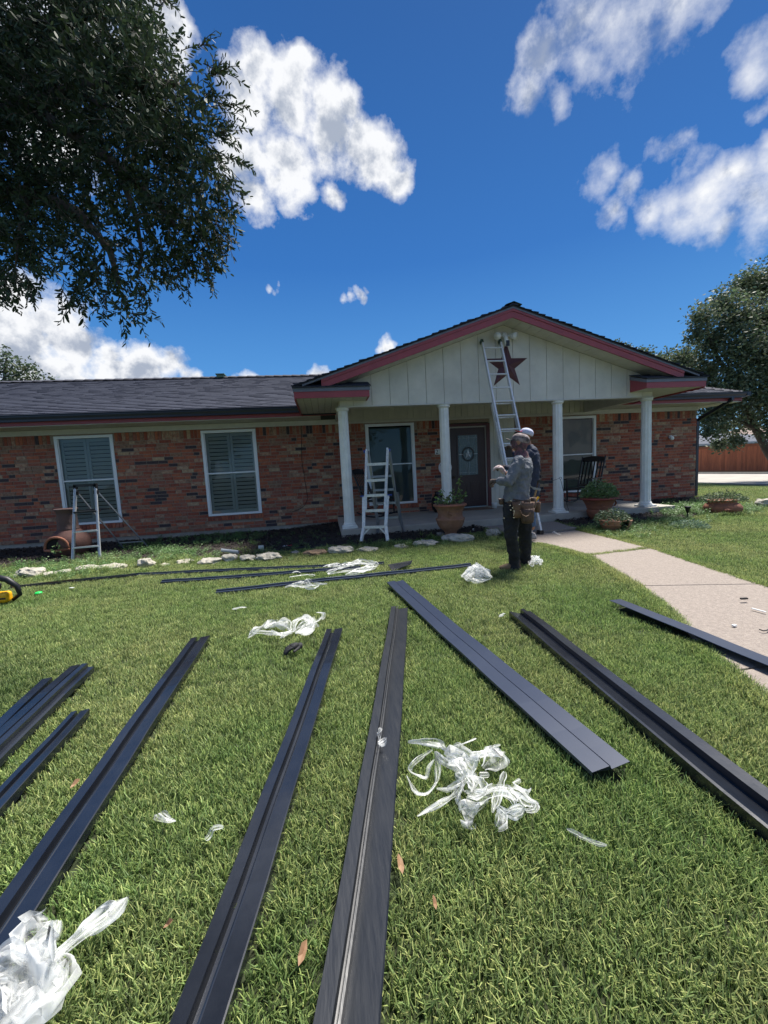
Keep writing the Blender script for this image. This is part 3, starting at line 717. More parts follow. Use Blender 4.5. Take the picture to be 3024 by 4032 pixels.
def star(mb, c, R, depth, ydir=-1, r=None):
    r = r or R*.40; cx, cy_, cz_ = c; pts = []
    for k in range(10):
        a = PI/2 + k*PI/5; q = R if k % 2 == 0 else r; pts.append((cx+q*math.cos(a), cy_, cz_+q*math.sin(a)))
    n = len(pts); mb.add(pts + [(cx, cy_+ydir*depth, cz_)], [(k, (k+1) % n, n) for k in range(n)] + [tuple(reversed(range(n)))])
m_ = MB(); star(m_, (dc, YW+.028, cz), .118, .02); m_.build('door_star', mat('star_silver', (.55,.58,.60), .35, metal=.5), leaf)
MB().bar((dc+.14, YW+.03, cz), (dc+.24, YW+.03, cz), .03,.008).bar((dc-.24, YW+.03, cz), (dc-.14, YW+.03, cz), .03,.008).build('door_bevel_bar', mat('bar_white', (.8,.82,.84), .3), leaf)
MB().lathe([(.0,0),(.028,.0),(.032,.02),(.012,.03),(.012,.05)], (0,0,0), 14).build('unused', wine) if False else None
kn = MB().tube([(d0+.06, YW+.044, 1.0), (d0+.06, YW+.0, 1.0)], .012).blob((d0+.06, YW-.02, 1.0), .03, amp=0).build('door_handle', mat('brass_dark', (.12,.09,.05), .3, metal=.9), leaf, smooth=True)
MB().box(DX0, DX1, YW-.05, YW+.1, .203, .222).build('threshold', mat('threshold_metal', (.3,.27,.22), .4, metal=.6), door)
# cream board panel beside the door
pan = MB().box(PANEL[0]+.002, PANEL[1], YW+.02, YW+.1, dz, DZ1+.08).build('entry_panel', cream, house)
x = PANEL[0]+.004
for wd in (.10,.13,.13,.13,.15): MB().box(x, x+wd-.008, YW-.004, YW+.02, dz, DZ1+.075).build('panel_board', cream, pan); x += wd
mbx = MB().box(4.44, 4.72, YW-.11, YW-.004, 1.38, 1.66).box(4.43, 4.73, YW-.125, YW-.004, 1.66, 1.70)
tag(mbx.build('mailbox', mat('mailbox_brown', (.03,.018,.016), .4)), 'dark brown letter box on the cream boards right of the front door', 'mailbox')

# small things on the house
def P10(u, v): return UY(u, v, YW)
c = Vector((3.655, YG, 3.172)); m_ = MB(); star(m_, c, .462, .075, r=.178)
tag(m_.build('barn_star', mat('star_burgundy', (.070,.018,.034), .5, (.11,.045,.04), 9, .6)), 'burgundy five pointed metal barn star on the cream gable', 'star ornament')
wh = mat('white_plastic', (.74,.76,.75), .4); blk = mat('black_plastic', (.012,.012,.014), .35)
fl = thing('floodlight_camera', (3.60,YG,3.66), 'white twin floodlight with camera at the gable peak', 'security light')
MB().lathe([(.05,0),(.055,.03),(.03,.05)], (3.60,YG-.03,3.74), 16).tube([(3.60,YG,3.74),(3.60,YG-.10,3.70)], .045, 12).build('base', wh, fl, True)
for s in (-1,1):
    p = Vector((3.60+s*.16, YG-.12, 3.70)); d = Vector((s*.5,-.7,-.25)).normalized()
    MB().tube([p-d*.09, p-d*.05, p+d*.01, p+d*.05], [.02,.045,.062,.07], 16).build('lamp_head', wh, fl, True)
    MB().tube([(3.60,YG-.05,3.72), p-d*.07], .014, 8).build('lamp_arm', wh, fl, True)
MB().tube([(3.60,YG-.09,3.72),(3.605,YG-.12,3.62),(3.61,YG-.13,3.52)], [.035,.045,.045], 12).build('camera_body', wh, fl, True)
MB().box(3.578,3.642,YG-.185,YG-.172,3.50,3.60).build('camera_face', blk, fl)
p = P10(2637,1722); cc = thing('wall_camera', p, 'small white dome camera on brick right of the last column', 'security camera')
MB().lathe([(.05,0),(.055,.02),(.05,.03)], (0,0,0), 16).v
MB().tube([p, p+Vector((0,-.05,0))], .048, 16).build('mount', wh, cc, True)
MB().blob(p+Vector((-.03,-.10,-.03)), .055, amp=0).build('camera_head', wh, cc, True)
MB().tube([p+Vector((.06,-.01,.02)), p+Vector((.13,-.01,.04)), p+Vector((.19,-.01,.03))], .007, 6).build('cable', wh, cc)
# number tile "27" and round sign
def text_mesh(name, s, size, loc, m, parent, ext=.002):
    cu = bpy.data.curves.new(name+'_curve', 'FONT'); cu.body = s; cu.size = size; cu.extrude = ext; cu.align_x = 'LEFT'
    tmp = bpy.data.objects.new(name+'_tmp', cu); me = bpy.data.meshes.new_from_object(tmp); me.name = name; bpy.data.objects.remove(tmp)
    me.materials.clear(); me.materials.append(m)
    o = link(name, me, parent); o.rotation_euler = (PI/2,0,0); o.location = Vector(loc) - (parent_loc(parent) if parent else Vector((0,0,0))); return o
p = P10(1713,1790); ns = thing('house_number', p, 'white house number tiles on brick left of the front door', 'house number')
for k in range(3): MB().box(p.x+k*.10, p.x+k*.10+.094, YW-.018, YW-.003, p.z, p.z+.135).build('number_tile', wh, ns)
text_mesh('digit', '2', .15, (p.x+.008, YW-.0195, p.z+.015), blk, ns); text_mesh('digit', '7', .15, (p.x+.108, YW-.0195, p.z+.015), blk, ns)
p = P10(1752,1841); rs = thing('round_sign', p, 'round white sign with dark script lettering on brick behind second column', 'sign')
MB().tube([p+Vector((0,-.022,0)), p+Vector((0,-.004,0))], .17, 32).build('disc', mat('sign_white', (.72,.70,.74), .5), rs)
sw = MB()
for dx, dz_ in ((-.09,.055),(-.05,-.08)):
    q = [p+Vector((dx-.035+.02*k, -.026, dz_+.028*math.sin(k*2.1)+.01*k)) for k in range(5)]; sw.tube(q, .006, 5)
sw.build('lettering', blk, rs)
p = P10(1740,1940); tag(MB().box(p.x-.03,p.x+.14,YW-.03,YW-.003,p.z-.09,p.z+.10).build('utility_box', wh), 'small white box low on the brick behind the second column', 'utility box')
# hanging cable on the brick
pts = [UY(u,v,YW-.012) for u, v in ((1185,1662),(1187,1720),(1188,1810),(1198,1880),(1212,1960),(1200,1990),(1180,2005),(1152,2015))]
tag(MB().tube(pts, .0055, 6).build('hanging_cable', blk), 'thin black cable hanging down the brick left of the porch', 'cable')
# porch things
p = UY(1880,2003,9.35); tag(MB().box(3.15,3.98,9.42,9.86,.203,.218).build('doormat', mat('doormat_brown', (.12,.07,.045), .95, (.20,.13,.09), 30, 1, bump=1)), 'brown doormat in front of the door', 'doormat')
p = UY(1947,1998,9.55); cp = MB().lathe([(.052,0),(.068,.12),(.070,.135),(.062,.135),(.05,.02),(0,.02)], (p.x,p.y,.204), 20)
tag(cp.build('white_pot', wh, smooth=True), 'small white pot on the porch right of the front door', 'pot')
jar = UY(1722,2035,9.5); tag(MB().lathe([(.09,0),(.15,.08),(.17,.2),(.15,.33),(.09,.42),(.07,.46),(.085,.50),(.07,.50)], (jar.x+.04,jar.y,.204), 24).build('black_urn', mat('urn_black', (.012,.010,.012), .25), smooth=True), 'tall black urn on the porch behind the star planter', 'urn')

# ------------------------------------------------------------------ metal trim lengths on the lawn
trim = mat('trim_black', (.007,.009,.014), .25, (.016,.019,.026), 5, .8, bump=.05, bscale=18, spec=.7, coat=.2)
trim_sky_blue = mat('trim_sky_navy', (.017,.027,.055), .36, (.022,.033,.063), 3, .8, spec=.55, coat=.1)  # blue in the base colour stands in for sky mirrored by the flat sheet
trim_dusty = mat('trim_scuffed', (.009,.012,.018), .40, (.032,.034,.037), 6, .5, stretch=(8,1.2,8), bump=.12, bscale=9, spec=.55)
SHEETS = []
def sheet(A, B, w, prof, m, label, z0=.05, ext0=0.0, length=None, tilt=0.0, z1=None):
    """A near, B far end of the left edge"""
    A, B = Vector(A), Vector(B); A.z = B.z = 0; d = (B-A).normalized(); A = A - d*ext0
    if length: B = A + d*length
    side = Vector((d.y, -d.x, 0)); side = (side + Vector((0,0,tilt))).normalized()
    o_ = (A+B)/2
    za, zb = gz(A.x,A.y)+z0, gz(B.x,B.y)+(z1 if z1 is not None else z0)
    m_ = MB().extr(prof, (A.x,A.y,za), (B.x,B.y,zb), side, Vector((0,0,1)))
    e = Vector((o_.x,o_.y,0)); V = [(a[0]-e.x,a[1]-e.y,a[2]) for a in m_.v]
    me = bpy.data.meshes.new('metal_trim'); me.from_pydata(V, [], m_.f); me.materials.append(m); me.update()
    o = link('metal_trim', me); o.location = e; tag(o, label, 'metal trim', 'lengths of dark metal trim laid out on the lawn')
    SHEETS.append((A, d, Vector((d.y,-d.x,0)), (B-A).length, w)); return o
def prof_step(w):     # flange, deep channel, wide face, hanging lip
    a = w*.32; b = w*.36; c_ = w*.50
    return [(-.004,-.002),(0,.012),(.003,.014),(a,.016),(a+.002,-.016),(b+.01,-.018),(b+.012,-.008),(c_,-.008),(c_+.001,.012),(w*.54,.014),(w*.56,.012),(w*.97,.018),(w,.016),(w-.004,-.026),(w-.012,-.028)]
def prof_z(w):
    return [(-.002,-.004),(.0,.024),(w*.28,.026),(w*.30,.008),(w*.36,.006),(w*.38,.028),(w*.42,.026),(w*.43,-.002),(w*.97,.010),(w,.012),(w-.004,-.028)]
def prof_flat(w): return [(-.001,-.012),(0,.003),(w*.47,.008),(w*.475,.010),(w*.5,-.004),(w*.52,-.006),(w,.004),(w+.001,-.004)]
def prof_L(w): return [(-.002,.03),(.0,.032),(w*.62,.030),(w*.66,.026),(w,-.018),(w-.006,-.02)]
def prof_bar(w): return [(0,-.02),(0,.02),(w*.5,.022),(w*.52,.008),(w,.006),(w,-.02)]
S = .07
def g2(u, v): return UZ(u, v, S)
def seg(near, far): return g2(*near), g2(*far)
A,B = seg((165,3300),(752,2508)); sheet(A,B,.140,prof_step(.140),trim,'long black trim piece third from the left, film bundle on its near end',ext0=.85)
A,B = seg((668,4032),(1282,2475)); sheet(A,B,.128,prof_step(.128),trim,'long clean black trim piece with its far end beside the black glove',ext0=.5)
A,B = seg((1235,4032),(1540,2388)); sheet(A,B,.148,prof_z(.148),trim_dusty,'scuffed black trim piece running straight up the middle of the lawn',ext0=.25)
A,B = seg((2330,3036),(1524,2290)); sheet(A,B,.182,prof_flat(.182),trim_sky_blue,'flat trim sheet coloured blue grey like mirrored sky, lying diagonally right of centre',z0=.058)
A,B = seg((3024,3255),(2003,2408)); sheet(A,B,.185,[(a,b) for a,b in [(-.001,-.034),(0,.016),(.012,.018),(.085,-.006),(.095,-.004),(.097,.030),(.125,.032),(.128,.004),(.18,.008),(.185,-.01)]],trim,'black channelled trim piece lying beside the concrete path',ext0=1.0)
A,B = seg((3024,2625),(2402,2365)); sheet(A,B,.175,prof_L(.175),trim_sky_blue,'navy trim piece with one end resting across the concrete path',ext0=1.7,z0=.060,z1=.04)
A,B = g2(0,2985),g2(372,2622); d_=(B-A).normalized(); sd_=Vector((d_.y,-d_.x,0)); sheet(A-sd_*.135,B-sd_*.135,.135,[(-.001,.0),(0,.030),(.055,.034),(.058,.010),(.066,.010),(.068,.036),(.10,.034),(.103,.008),(.135,.004),(.136,-.03)],trim,'black trim piece with raised ribs at the left edge of the lawn',ext0=1.9,z0=.06)
A,B = g2(0,2905),g2(233,2668); sheet(A-sd_*.09,B-sd_*.09,.055,[(0,-.02),(0,.026),(.055,.028),(.055,-.02)],trim,'narrow black trim strip tucked behind the ribbed piece at far left',ext0=1.9,z0=.05)
A,B = g2(0,3092),g2(283,2800); sheet(A,B,.092,prof_step(.092),trim,'shorter black trim piece second from the left edge',ext0=1.9)
A,B = UZ(48,2312,.03),UZ(540,2262,.03); sheet(A,B,.07,prof_bar(.07),trim,'narrow black trim strip in front of the left bed stones',z0=.035)
A,B = UZ(520,2262,.03),UZ(1512,2216,.03); sheet(A,B,.055,prof_bar(.055),trim_sky_blue,'thin dark strip at the back running under the white ribbon pile',z0=.03)
A,B = UZ(642,2290,.03),UZ(1420,2234,.03); sheet(A,B,.075,prof_bar(.075),trim_sky_blue,'middle one of three dark strips lying across the back of the lawn',z0=.035)
A,B = UZ(855,2328,.03),UZ(1850,2224,.03); sheet(A,B,.08,prof_bar(.08),trim_sky_blue,'nearest of the dark strips lying across the back of the lawn',z0=.035)
a, b = G(1545,2250,.02), G(1618,2222,.07); fm_ = MB().prism([(a.x,a.y,a.z),(b.x,b.y,b.z),(b.x+.05,b.y+.12,b.z+.02),(a.x-.03,a.y+.16,a.z+.05)], (0,0,.004))
tag(fm_.build('metal_offcut', trim), 'short bent black metal offcut beside the back strips', 'metal offcut')

# ------------------------------------------------------------------ grass
HOUSE_RECT = (-9.4, 9.9, 11, 18)
def on_path(x, y): return inpoly(x, y, PATH_POLY)
def grass_ok(x, y, soft=0.0):
    if on_path(x, y): return False
    if y > 7.66 and .2 < x < 7.32 and y < 10.2: return False
    if y > 9.96 and x < 10.1: return False
    return True
def make_clump(seed, nb, rad, h, lean, broad=1.0):
    r = np.random.RandomState(seed); V = []; F = []; Cc = []
    for i in range(nb):
        a = r.uniform(0, 2*PI); q = rad*math.sqrt(r.uniform(0,1)); x, y = q*math.cos(a), q*math.sin(a)
        hh = h*r.uniform(.55,1.15); L = lean*r.uniform(.2,1.3); ba = r.uniform(0, 2*PI); w = .00155*broad*r.uniform(.7,1.3)
        dx, dy = math.cos(ba), math.sin(ba); sx_, sy_ = -dy*w, dx*w
        m1 = (x+dx*hh*L*.35, y+dy*hh*L*.35, hh*.55); tip = (x+dx*hh*L, y+dy*hh*L, hh*(1-.28*L))
        n = len(V); V += [(x-sx_,y-sy_,0),(x+sx_,y+sy_,0),(m1[0]-sx_,m1[1]-sy_,m1[2]),(m1[0]+sx_,m1[1]+sy_,m1[2]),(tip[0]-sx_*.45,tip[1]-sy_*.45,tip[2]),(tip[0]+sx_*.45,tip[1]+sy_*.45,tip[2]+.001)]
        F += [(n,n+1,n+3,n+2),(n+2,n+3,n+5,n+4)]
        t = r.uniform(0,1)
        if t < .12: c_ = (1.75,1.5,1.45)
        elif t < .36: c_ = (1.3,1.22,1.05)
        else: k = r.uniform(.34,1.15); c_ = (k*.92,k,k*.9)
        tip_c = (c_[0]*1.75, c_[1]*1.42, c_[2]*1.55)
        Cc += [c_]*4 + [tip_c]*2
    return V, F, Cc
def scatter_object(name, clumps, pts, m, kind='stuff'):
    """pts: (x,y,z,rz,scale,variant); one object that instances its own clumps on its own points"""
    V = []; F = []; Cc = []; var = []
    for k, (v, f, c_) in enumerate(clumps):
        n = len(V); V += v; F += [tuple(i+n for i in q) for q in f]; Cc += c_; var += [k]*len(v)
    n = len(V); P = np.array(pts, dtype=np.float32); tot = n+len(P)
    me = bpy.data.meshes.new(name); me.from_pydata(V + [tuple(p[:3]) for p in pts], [], F)
    ca = me.color_attributes.new('tint', 'FLOAT_COLOR', 'POINT'); col = np.ones((tot,4), dtype=np.float32); col[:n,:3] = np.array(Cc); ca.data.foreach_set('color', col.ravel())
    vid = me.attributes.new('variant', 'INT', 'POINT'); arr = np.concatenate([np.array(var), 100+P[:,5]]).astype(np.int32); vid.data.foreach_set('value', arr)
    for nm, cidx in (('turn',3),('size',4)):
        at = me.attributes.new(nm, 'FLOAT', 'POINT'); at.data.foreach_set('value', np.concatenate([np.zeros(n), P[:,cidx]]).astype(np.float32))
    me.materials.append(m); o = link(name, me); o['kind'] = kind
    ng = bpy.data.node_groups.new(name+'_nodes', 'GeometryNodeTree'); ng.interface.new_socket('Geometry', in_out='INPUT', socket_type='NodeSocketGeometry'); ng.interface.new_socket('Geometry', in_out='OUTPUT', socket_type='NodeSocketGeometry')
    N, L = ng.nodes, ng.links; gi = N.new('NodeGroupInput'); go = N.new('NodeGroupOutput'); jn = N.new('GeometryNodeJoinGeometry')
    def attr(nm, t):
        a = N.new('GeometryNodeInputNamedAttribute'); a.data_type = t; a.inputs['Name'].default_value = nm; return a.outputs['Attribute']
    va, tu, si = attr('variant','INT'), attr('turn','FLOAT'), attr('size','FLOAT')
    cx = N.new('ShaderNodeCombineXYZ'); L.new(tu, cx.inputs['Z'])
    for k in range(len(clumps)):
        sel = []
        for val in (k, 100+k):
            cmp_ = N.new('FunctionNodeCompare'); cmp_.data_type = 'INT'; cmp_.operation = 'EQUAL'; L.new(va, cmp_.inputs[2]); cmp_.inputs[3].default_value = val
            sp = N.new('GeometryNodeSeparateGeometry'); sp.domain = 'POINT'; L.new(gi.outputs[0], sp.inputs[0]); L.new(cmp_.outputs[0], sp.inputs[1]); sel.append(sp.outputs[0])
        iop = N.new('GeometryNodeInstanceOnPoints'); L.new(sel[1], iop.inputs['Points']); L.new(sel[0], iop.inputs['Instance']); L.new(cx.outputs[0], iop.inputs['Rotation']); L.new(si, iop.inputs['Scale'])
        L.new(iop.outputs[0], jn.inputs[0])
    L.new(jn.outputs[0], go.inputs[0])
    md = o.modifiers.new('scatter', 'NODES'); md.node_group = ng; return o
def grass_material():
    m = bpy.data.materials.new('grass_blade'); m.use_nodes = True; N, L = m.node_tree.nodes, m.node_tree.links
    b = N['Principled BSDF']; b.inputs['Roughness'].default_value = .5; b.inputs['Specular IOR Level'].default_value = .3
    geo = N.new('ShaderNodeNewGeometry'); at = N.new('ShaderNodeAttribute'); at.attribute_name = 'tint'
    tx = N.new('ShaderNodeTexNoise'); tx.inputs['Scale'].default_value = 1.1; tx.inputs['Detail'].default_value = 5; L.new(geo.outputs['Position'], tx.inputs[0])
    mr = N.new('ShaderNodeMapRange'); mr.inputs[1].default_value = .35; mr.inputs[2].default_value = .65; L.new(tx.outputs['Fac'], mr.inputs[0])
    mi = N.new('ShaderNodeMix'); mi.data_type = 'RGBA'; mi.inputs[6].default_value = (.165,.275,.090,1); mi.inputs[7].default_value = (.235,.315,.125,1); L.new(mr.outputs[0], mi.inputs[0])
    oi = N.new('ShaderNodeObjectInfo'); hs = N.new('ShaderNodeHueSaturation'); m3 = N.new('ShaderNodeMapRange'); m3.inputs[3].default_value = .72; m3.inputs[4].default_value = 1.25; L.new(oi.outputs['Random'], m3.inputs[0]); L.new(m3.outputs[0], hs.inputs['Value']); L.new(mi.outputs[2], hs.inputs['Color'])
    mm = N.new('ShaderNodeMix'); mm.data_type = 'RGBA'; mm.blend_type = 'MULTIPLY'; mm.inputs[0].default_value = 1; L.new(hs.outputs[0], mm.inputs[6]); L.new(at.outputs['Color'], mm.inputs[7])
    L.new(mm.outputs[2], b.inputs['Base Color']); tr = N.new('ShaderNodeBsdfTranslucent'); L.new(mm.outputs[2], tr.inputs[0]); ms = N.new('ShaderNodeMixShader'); ms.inputs[0].default_value = .38
    L.new(b.outputs[0], ms.inputs[1]); L.new(tr.outputs[0], ms.inputs[2]); L.new(ms.outputs[0], N['Material Output'].inputs[0]); return m
grass_m = grass_material()
def under_sheet(x, y, mg=0.0):
    for A, d, sd_, L, w in SHEETS:
        px, py = x-A.x, y-A.y; s = px*sd_.x+py*sd_.y; t = px*d.x+py*d.y
        if -mg < s < w+mg and -mg < t < L+mg: return True
    return False
pts = []
STONE_KEEP = []
def try_grass(x, y, rad, sc):
    if not grass_ok(x, y): return
    if inpoly(x, y, bedL) or inpoly(x, y, bedR): return
    if under_sheet(x, y, .006): return
    pts.append((x, y, gz(x,y)-.006, rng.uniform(0,6.283), sc*rng.uniform(.8,1.15), rng.randrange(6)))
def fill(x0, x1, y0, y1, dens, sc, xl=None):
    st = 1/math.sqrt(dens)
    for i in range(int((x1-x0)/st)):
        for j in range(int((y1-y0)/st)):
            x, y = x0+(i+rng.uniform(-.35,1.35))*st, y0+(j+rng.uniform(-.35,1.35))*st
            # keep to the view wedge with a margin
            if x < -1.15*y-1.2 or x > 1.75*y+1.0: continue
            try_grass(x, y, .07, sc)
fill(-2.6, 3.4, .35, 2.6, 1050, .92)
fill(-5, 9.5, 2.6, 5.0, 620, .95)
fill(-7.5, 14, 5.0, 7.7, 430, 1.0)
fill(4.4, 17, 7.7, 14, 170, 1.25)
fill(9.8, 17, 10, 18, 110, 1.5)
clumps = [make_clump(s, 34, .045, .050, .58, 1.0) for s in range(6)]
go_ = scatter_object('lawn_grass', clumps, pts, grass_m); tag(go_, 'short green lawn grass with yellowish tips in front of the house', 'grass', kind='stuff')
print('grass clumps', len(pts))
# taller ragged grass along path edges, stones and bed, and seepage through the path joint
pts = []
for P in (pathL, pathR):
    sgn = -1 if P is pathL else 1
    R_ = resample(P[1:], 700)
    for p in R_:
        if p.y < .3: continue
        for _ in range(4):
            x = p.x + sgn*rng.uniform(-.012,.055); y = p.y+rng.uniform(-.02,.02)
            if under_sheet(x,y,.0): continue
            pts.append((x, y, gz(x,y)-.004, rng.uniform(0,6.28), rng.uniform(.8,1.25), rng.randrange(6)))
a, b = G(2312,2194), G(2567,2163)
for k in range(170):
    p = a.lerp(b, rng.random()); pts.append((p.x, p.y+rng.uniform(-.03,.02), p.z+.0, rng.uniform(0,6.28), rng.uniform(.5,1.1), rng.randrange(6)))
go2 = scatter_object('edge_grass', clumps, pts, grass_m); tag(go2, 'longer grass fringe creeping over the edges of the concrete path', 'grass', kind='stuff')
# weeds in the bed
def make_weed(seed, nb, h):
    r = np.random.RandomState(seed); V = []; F = []; Cc = []
    for i in range(nb):
        a = r.uniform(0,2*PI); t = r.uniform(.1,1.0); L = h*r.uniform(.5,1.1); d = np.array([math.cos(a)*t, math.sin(a)*t, 1.0]); d /= np.linalg.norm(d); s = np.cross(d,[0,0,1.0]); s /= np.linalg.norm(s)+1e-6
        p0 = np.array([r.uniform(-.03,.03), r.uniform(-.03,.03), 0]); nl = 5
        for k in range(nl):
            q = p0 + d*L*(k+1)/nl; sg = 1 if k % 2 else -1; ld = s*sg + d*.5 + np.array([0,0,r.uniform(-.3,.2)]); ld /= np.linalg.norm(ld); ll = r.uniform(.018,.038); ww = np.cross(ld, d); ww = ww/(np.linalg.norm(ww)+1e-6)*ll*.28
            n = len(V); V += [tuple(q), tuple(q+ld*ll*.5+ww), tuple(q+ld*ll), tuple(q+ld*ll*.5-ww)]; F += [(n,n+1,n+2,n+3)]; kk = r.uniform(.5,1.1); Cc += [(kk*.85,kk,kk)]*4
        n = len(V); V += [tuple(p0-s*.0015), tuple(p0+s*.0015), tuple(p0+d*L+s*.0008), tuple(p0+d*L-s*.0008)]; F += [(n,n+1,n+2,n+3)]; Cc += [(.7,.8,.6)]*4
    return V, F, Cc
weeds = [make_weed(50+s, 9, .13) for s in range(4)]
pts = []
def weedpatch(u, v, ru, rv, n, s0, s1):
    for _ in range(n):
        p = G(u+rng.gauss(0,ru*.5), v+rng.gauss(0,rv*.5)); 
        if not grass_ok(p.x,p.y) : continue
        pts.append((p.x, p.y, p.z+.0, rng.uniform(0,6.28), rng.uniform(s0,s1), rng.randrange(4)))
weedpatch(150,2255,220,40,120,.5,1.1); weedpatch(430,2215,200,30,110,.5,1.1); weedpatch(700,2190,160,25,120,.5,1.0); weedpatch(960,2110,150,40,170,.4,1.1)
weedpatch(800,2130,120,30,110,.4,1.0); weedpatch(1200,2130,200,50,60,.3,.8); weedpatch(1500,2150,150,20,50,.3,.7); weedpatch(620,2170,140,40,110,.5,1.3); weedpatch(330,2235,200,25,90,.5,1.0); weedpatch(1700,2150,150,12,30,.3,.6)
weedpatch(2330,2100,110,22,130,.5,1.0); weedpatch(2450,2095,120,25,160,.5,1.1); weedpatch(2700,2010,130,25,200,.6,1.4); weedpatch(2640,2060,110,18,120,.5,1.0); weedpatch(2950,2010,60,20,60,.6,1.0)
wo_ = scatter_object('bed_weeds', weeds, pts, grass_m); tag(wo_, 'leafy weeds growing through the mulch of the beds', 'weeds', kind='stuff')
# tall grass tufts in and around the bed line
pts = []
tuft = [make_clump(80+s, 22, .03, .105, .8, 1.5) for s in range(4)]
for u, v, ru, rv, n in ((150,2265,230,35,170),(450,2225,220,22,160),(720,2205,130,14,70),(330,2250,240,20,120),(1000,2180,150,14,60),(1300,2172,180,10,60),(1560,2150,120,10,60),(1800,2125,160,12,80),(1950,2105,40,10,50),(2440,2110,120,20,170),(2600,2080,140,20,120),(2880,2032,110,6,50),(2360,2100,80,10,80)):
    for _ in range(n):
        p = G(u+rng.gauss(0,ru*.5), v+rng.gauss(0,rv*.5))
        if grass_ok(p.x,p.y) and not under_sheet(p.x,p.y,.03): pts.append((p.x,p.y,p.z,rng.uniform(0,6.28),rng.uniform(.5,1.1),rng.randrange(4)))
to_ = scatter_object('tall_grass', tuft, pts, grass_m); tag(to_, 'uncut tufts of grass around the bed stones and pots', 'grass', kind='stuff')

# ------------------------------------------------------------------ stones along the bed
stone_m = mat('limestone', (.50,.47,.40), .9, (.27,.25,.20), 14, .9, bump=1, bscale=30)
stone_g = mat('grey_stone', (.26,.25,.23), .9, (.17,.165,.15), 14, .9, bump=1, bscale=30)
stone_b = mat('sandstone_brown', (.26,.17,.10), .9, (.19,.13,.085), 10, .9, bump=.8, bscale=30)
STONES = [ # u0,u1,vbottom,vtop,mat,label
 (60,162,2276,2238,stone_m,'pale ragged edging stone nearest the left edge'),
 (166,212,2278,2254,stone_m,'small pale flat stone second from the left end of the edging'),
 (222,268,2266,2246,stone_m,'low pale stone half hidden in grass, third from the left'),
 (293,378,2252,2228,stone_m,'wide low pale stone just right of the step ladder foot'),
 (383,488,2247,2222,stone_m,'long pale stone right of the step ladder, sloping to a point'),
 (540,600,2238,2196,stone_m,'rounded upright pale stone alone in the grass below the window wall'),
 (620,662,2232,2222,stone_m,'thin flat pale stone right of the rounded upright one'),
 (690,755,2222,2205,stone_m,'flat pale stone left of the long one below the second window'),
 (776,864,2224,2196,stone_m,'long pale stone with grass over its right end below the second window'),
 (872,935,2214,2178,stone_m,'pale stone carrying the piece of grey plastic pipe'),
 (942,1004,2212,2180,stone_m,'pale pointed stone with a rusty orange right end'),
 (1004,1110,2208,2172,stone_m,'long white stone right of the rusty ended one'),
 (1144,1178,2186,2168,stone_g,'small dark grey stone in the mulch edge'),
 (1190,1292,2188,2164,stone_b,'flat brown sandstone in the bed edge'),
 (1282,1400,2180,2146,stone_m,'large smooth white domed stone left of the big ladder'),
 (1402,1492,2172,2154,stone_m,'low pale stone under the feet of the big ladder'),
 (1552,1616,2160,2143,stone_m,'small thin pale slab right of the big ladder'),
 (1618,1732,2150,2124,stone_m,'flat topped pale block between ladder and star planter'),
 (1720,1760,2116,2090,stone_g,'grey stone at the left foot of the star planter'),
 (1736,1888,2134,2094,stone_m,'largest pale stone, directly in front of the star planter'),
 (1914,1980,2116,2074,stone_m,'lumpy round pitted rock beside the man in the grey shirt'),
 (2978,3060,1998,1965,stone_m,'white rock at the right edge of the photo beside the squat planter')]
for i, (u0, u1, vb, vt, m_, lab) in enumerate(STONES):
    p = G((u0+u1)/2, vb); a, b = G(u0, vb), G(u1, vb); wdt = (b-a).length; ppm = FPX/(p.y+.0)*1.0
    hgt = max(.03, (vb-vt)/FPX*(p-Vector((0,0,CH))).length*.78)
    me_ = MB(); ang = math.atan2(b.y-a.y, b.x-a.x); M = Matrix.Translation(p+Vector((0,.06,hgt*.42)))@Matrix.Rotation(ang,4,'Z')
    amp = .30 if i != 20 else .42
    t = MB().blob((0,0,0), (wdt*.43, min(.14,wdt*.38), hgt*.62), seed=i*1.7+2, amp=amp*.55, freq=1.9 if i != 20 else 4.2, seg=26, rings=14)
    vv = []
    for q in t.v:
        q = Vector(q); q.z = min(q.z, hgt*.5+.012*mnoise.noise(q*18)); q += Vector((mnoise.noise(q*14+Vector((i,0,0))), mnoise.noise(q*14+Vector((0,i,0))), mnoise.noise(q*16)))*.012; vv.append(M@q)
    me_.add(vv, t.f); o = me_.build('edging_stone', m_); tag(o, lab, 'stone', 'stones edging the bed and lawn')
p = G(905,2176,.10); tag(MB().tube([p+Vector((-.13,0,.05)), p+Vector((-.02,.0,.03)), p+Vector((.14,-.02,.0))], [.03,.028,.03], 10, caps=False).build('pipe_piece', mat('pipe_grey', (.35,.38,.40), .25, spec=.7)), 'short grey plastic pipe lying on an edging stone', 'pipe')
p = G(1028,2172); tag(MB().box(p.x-.04,p.x+.05,p.y-.005,p.y+.005,p.z,p.z+.11).build('plant_tag', wh), 'small square white tag standing in the dark mulch', 'tag')
p = G(1112,2150,.03); e = thing('marker_pen', p, 'white marker pen with red cap lying in the mulch', 'marker')
MB().tube([p, p+Vector((.09,0,0))], .012, 8).build('pen_body', wh, e); MB().tube([p+Vector((.09,0,0)), p+Vector((.17,-.01,0))], .012, 8).build('pen_cap', mat('red_cap', (.55,.06,.06), .4), e)
pts_ = [G(u,v,.03) for u,v in ((1055,2100),(1052,2130),(1075,2152),(1130,2160),(1200,2155),(1260,2160))]; tag(MB().tube(pts_, .014, 6).build('drip_hose', blk), 'black drip hose curving over the mulch', 'hose')

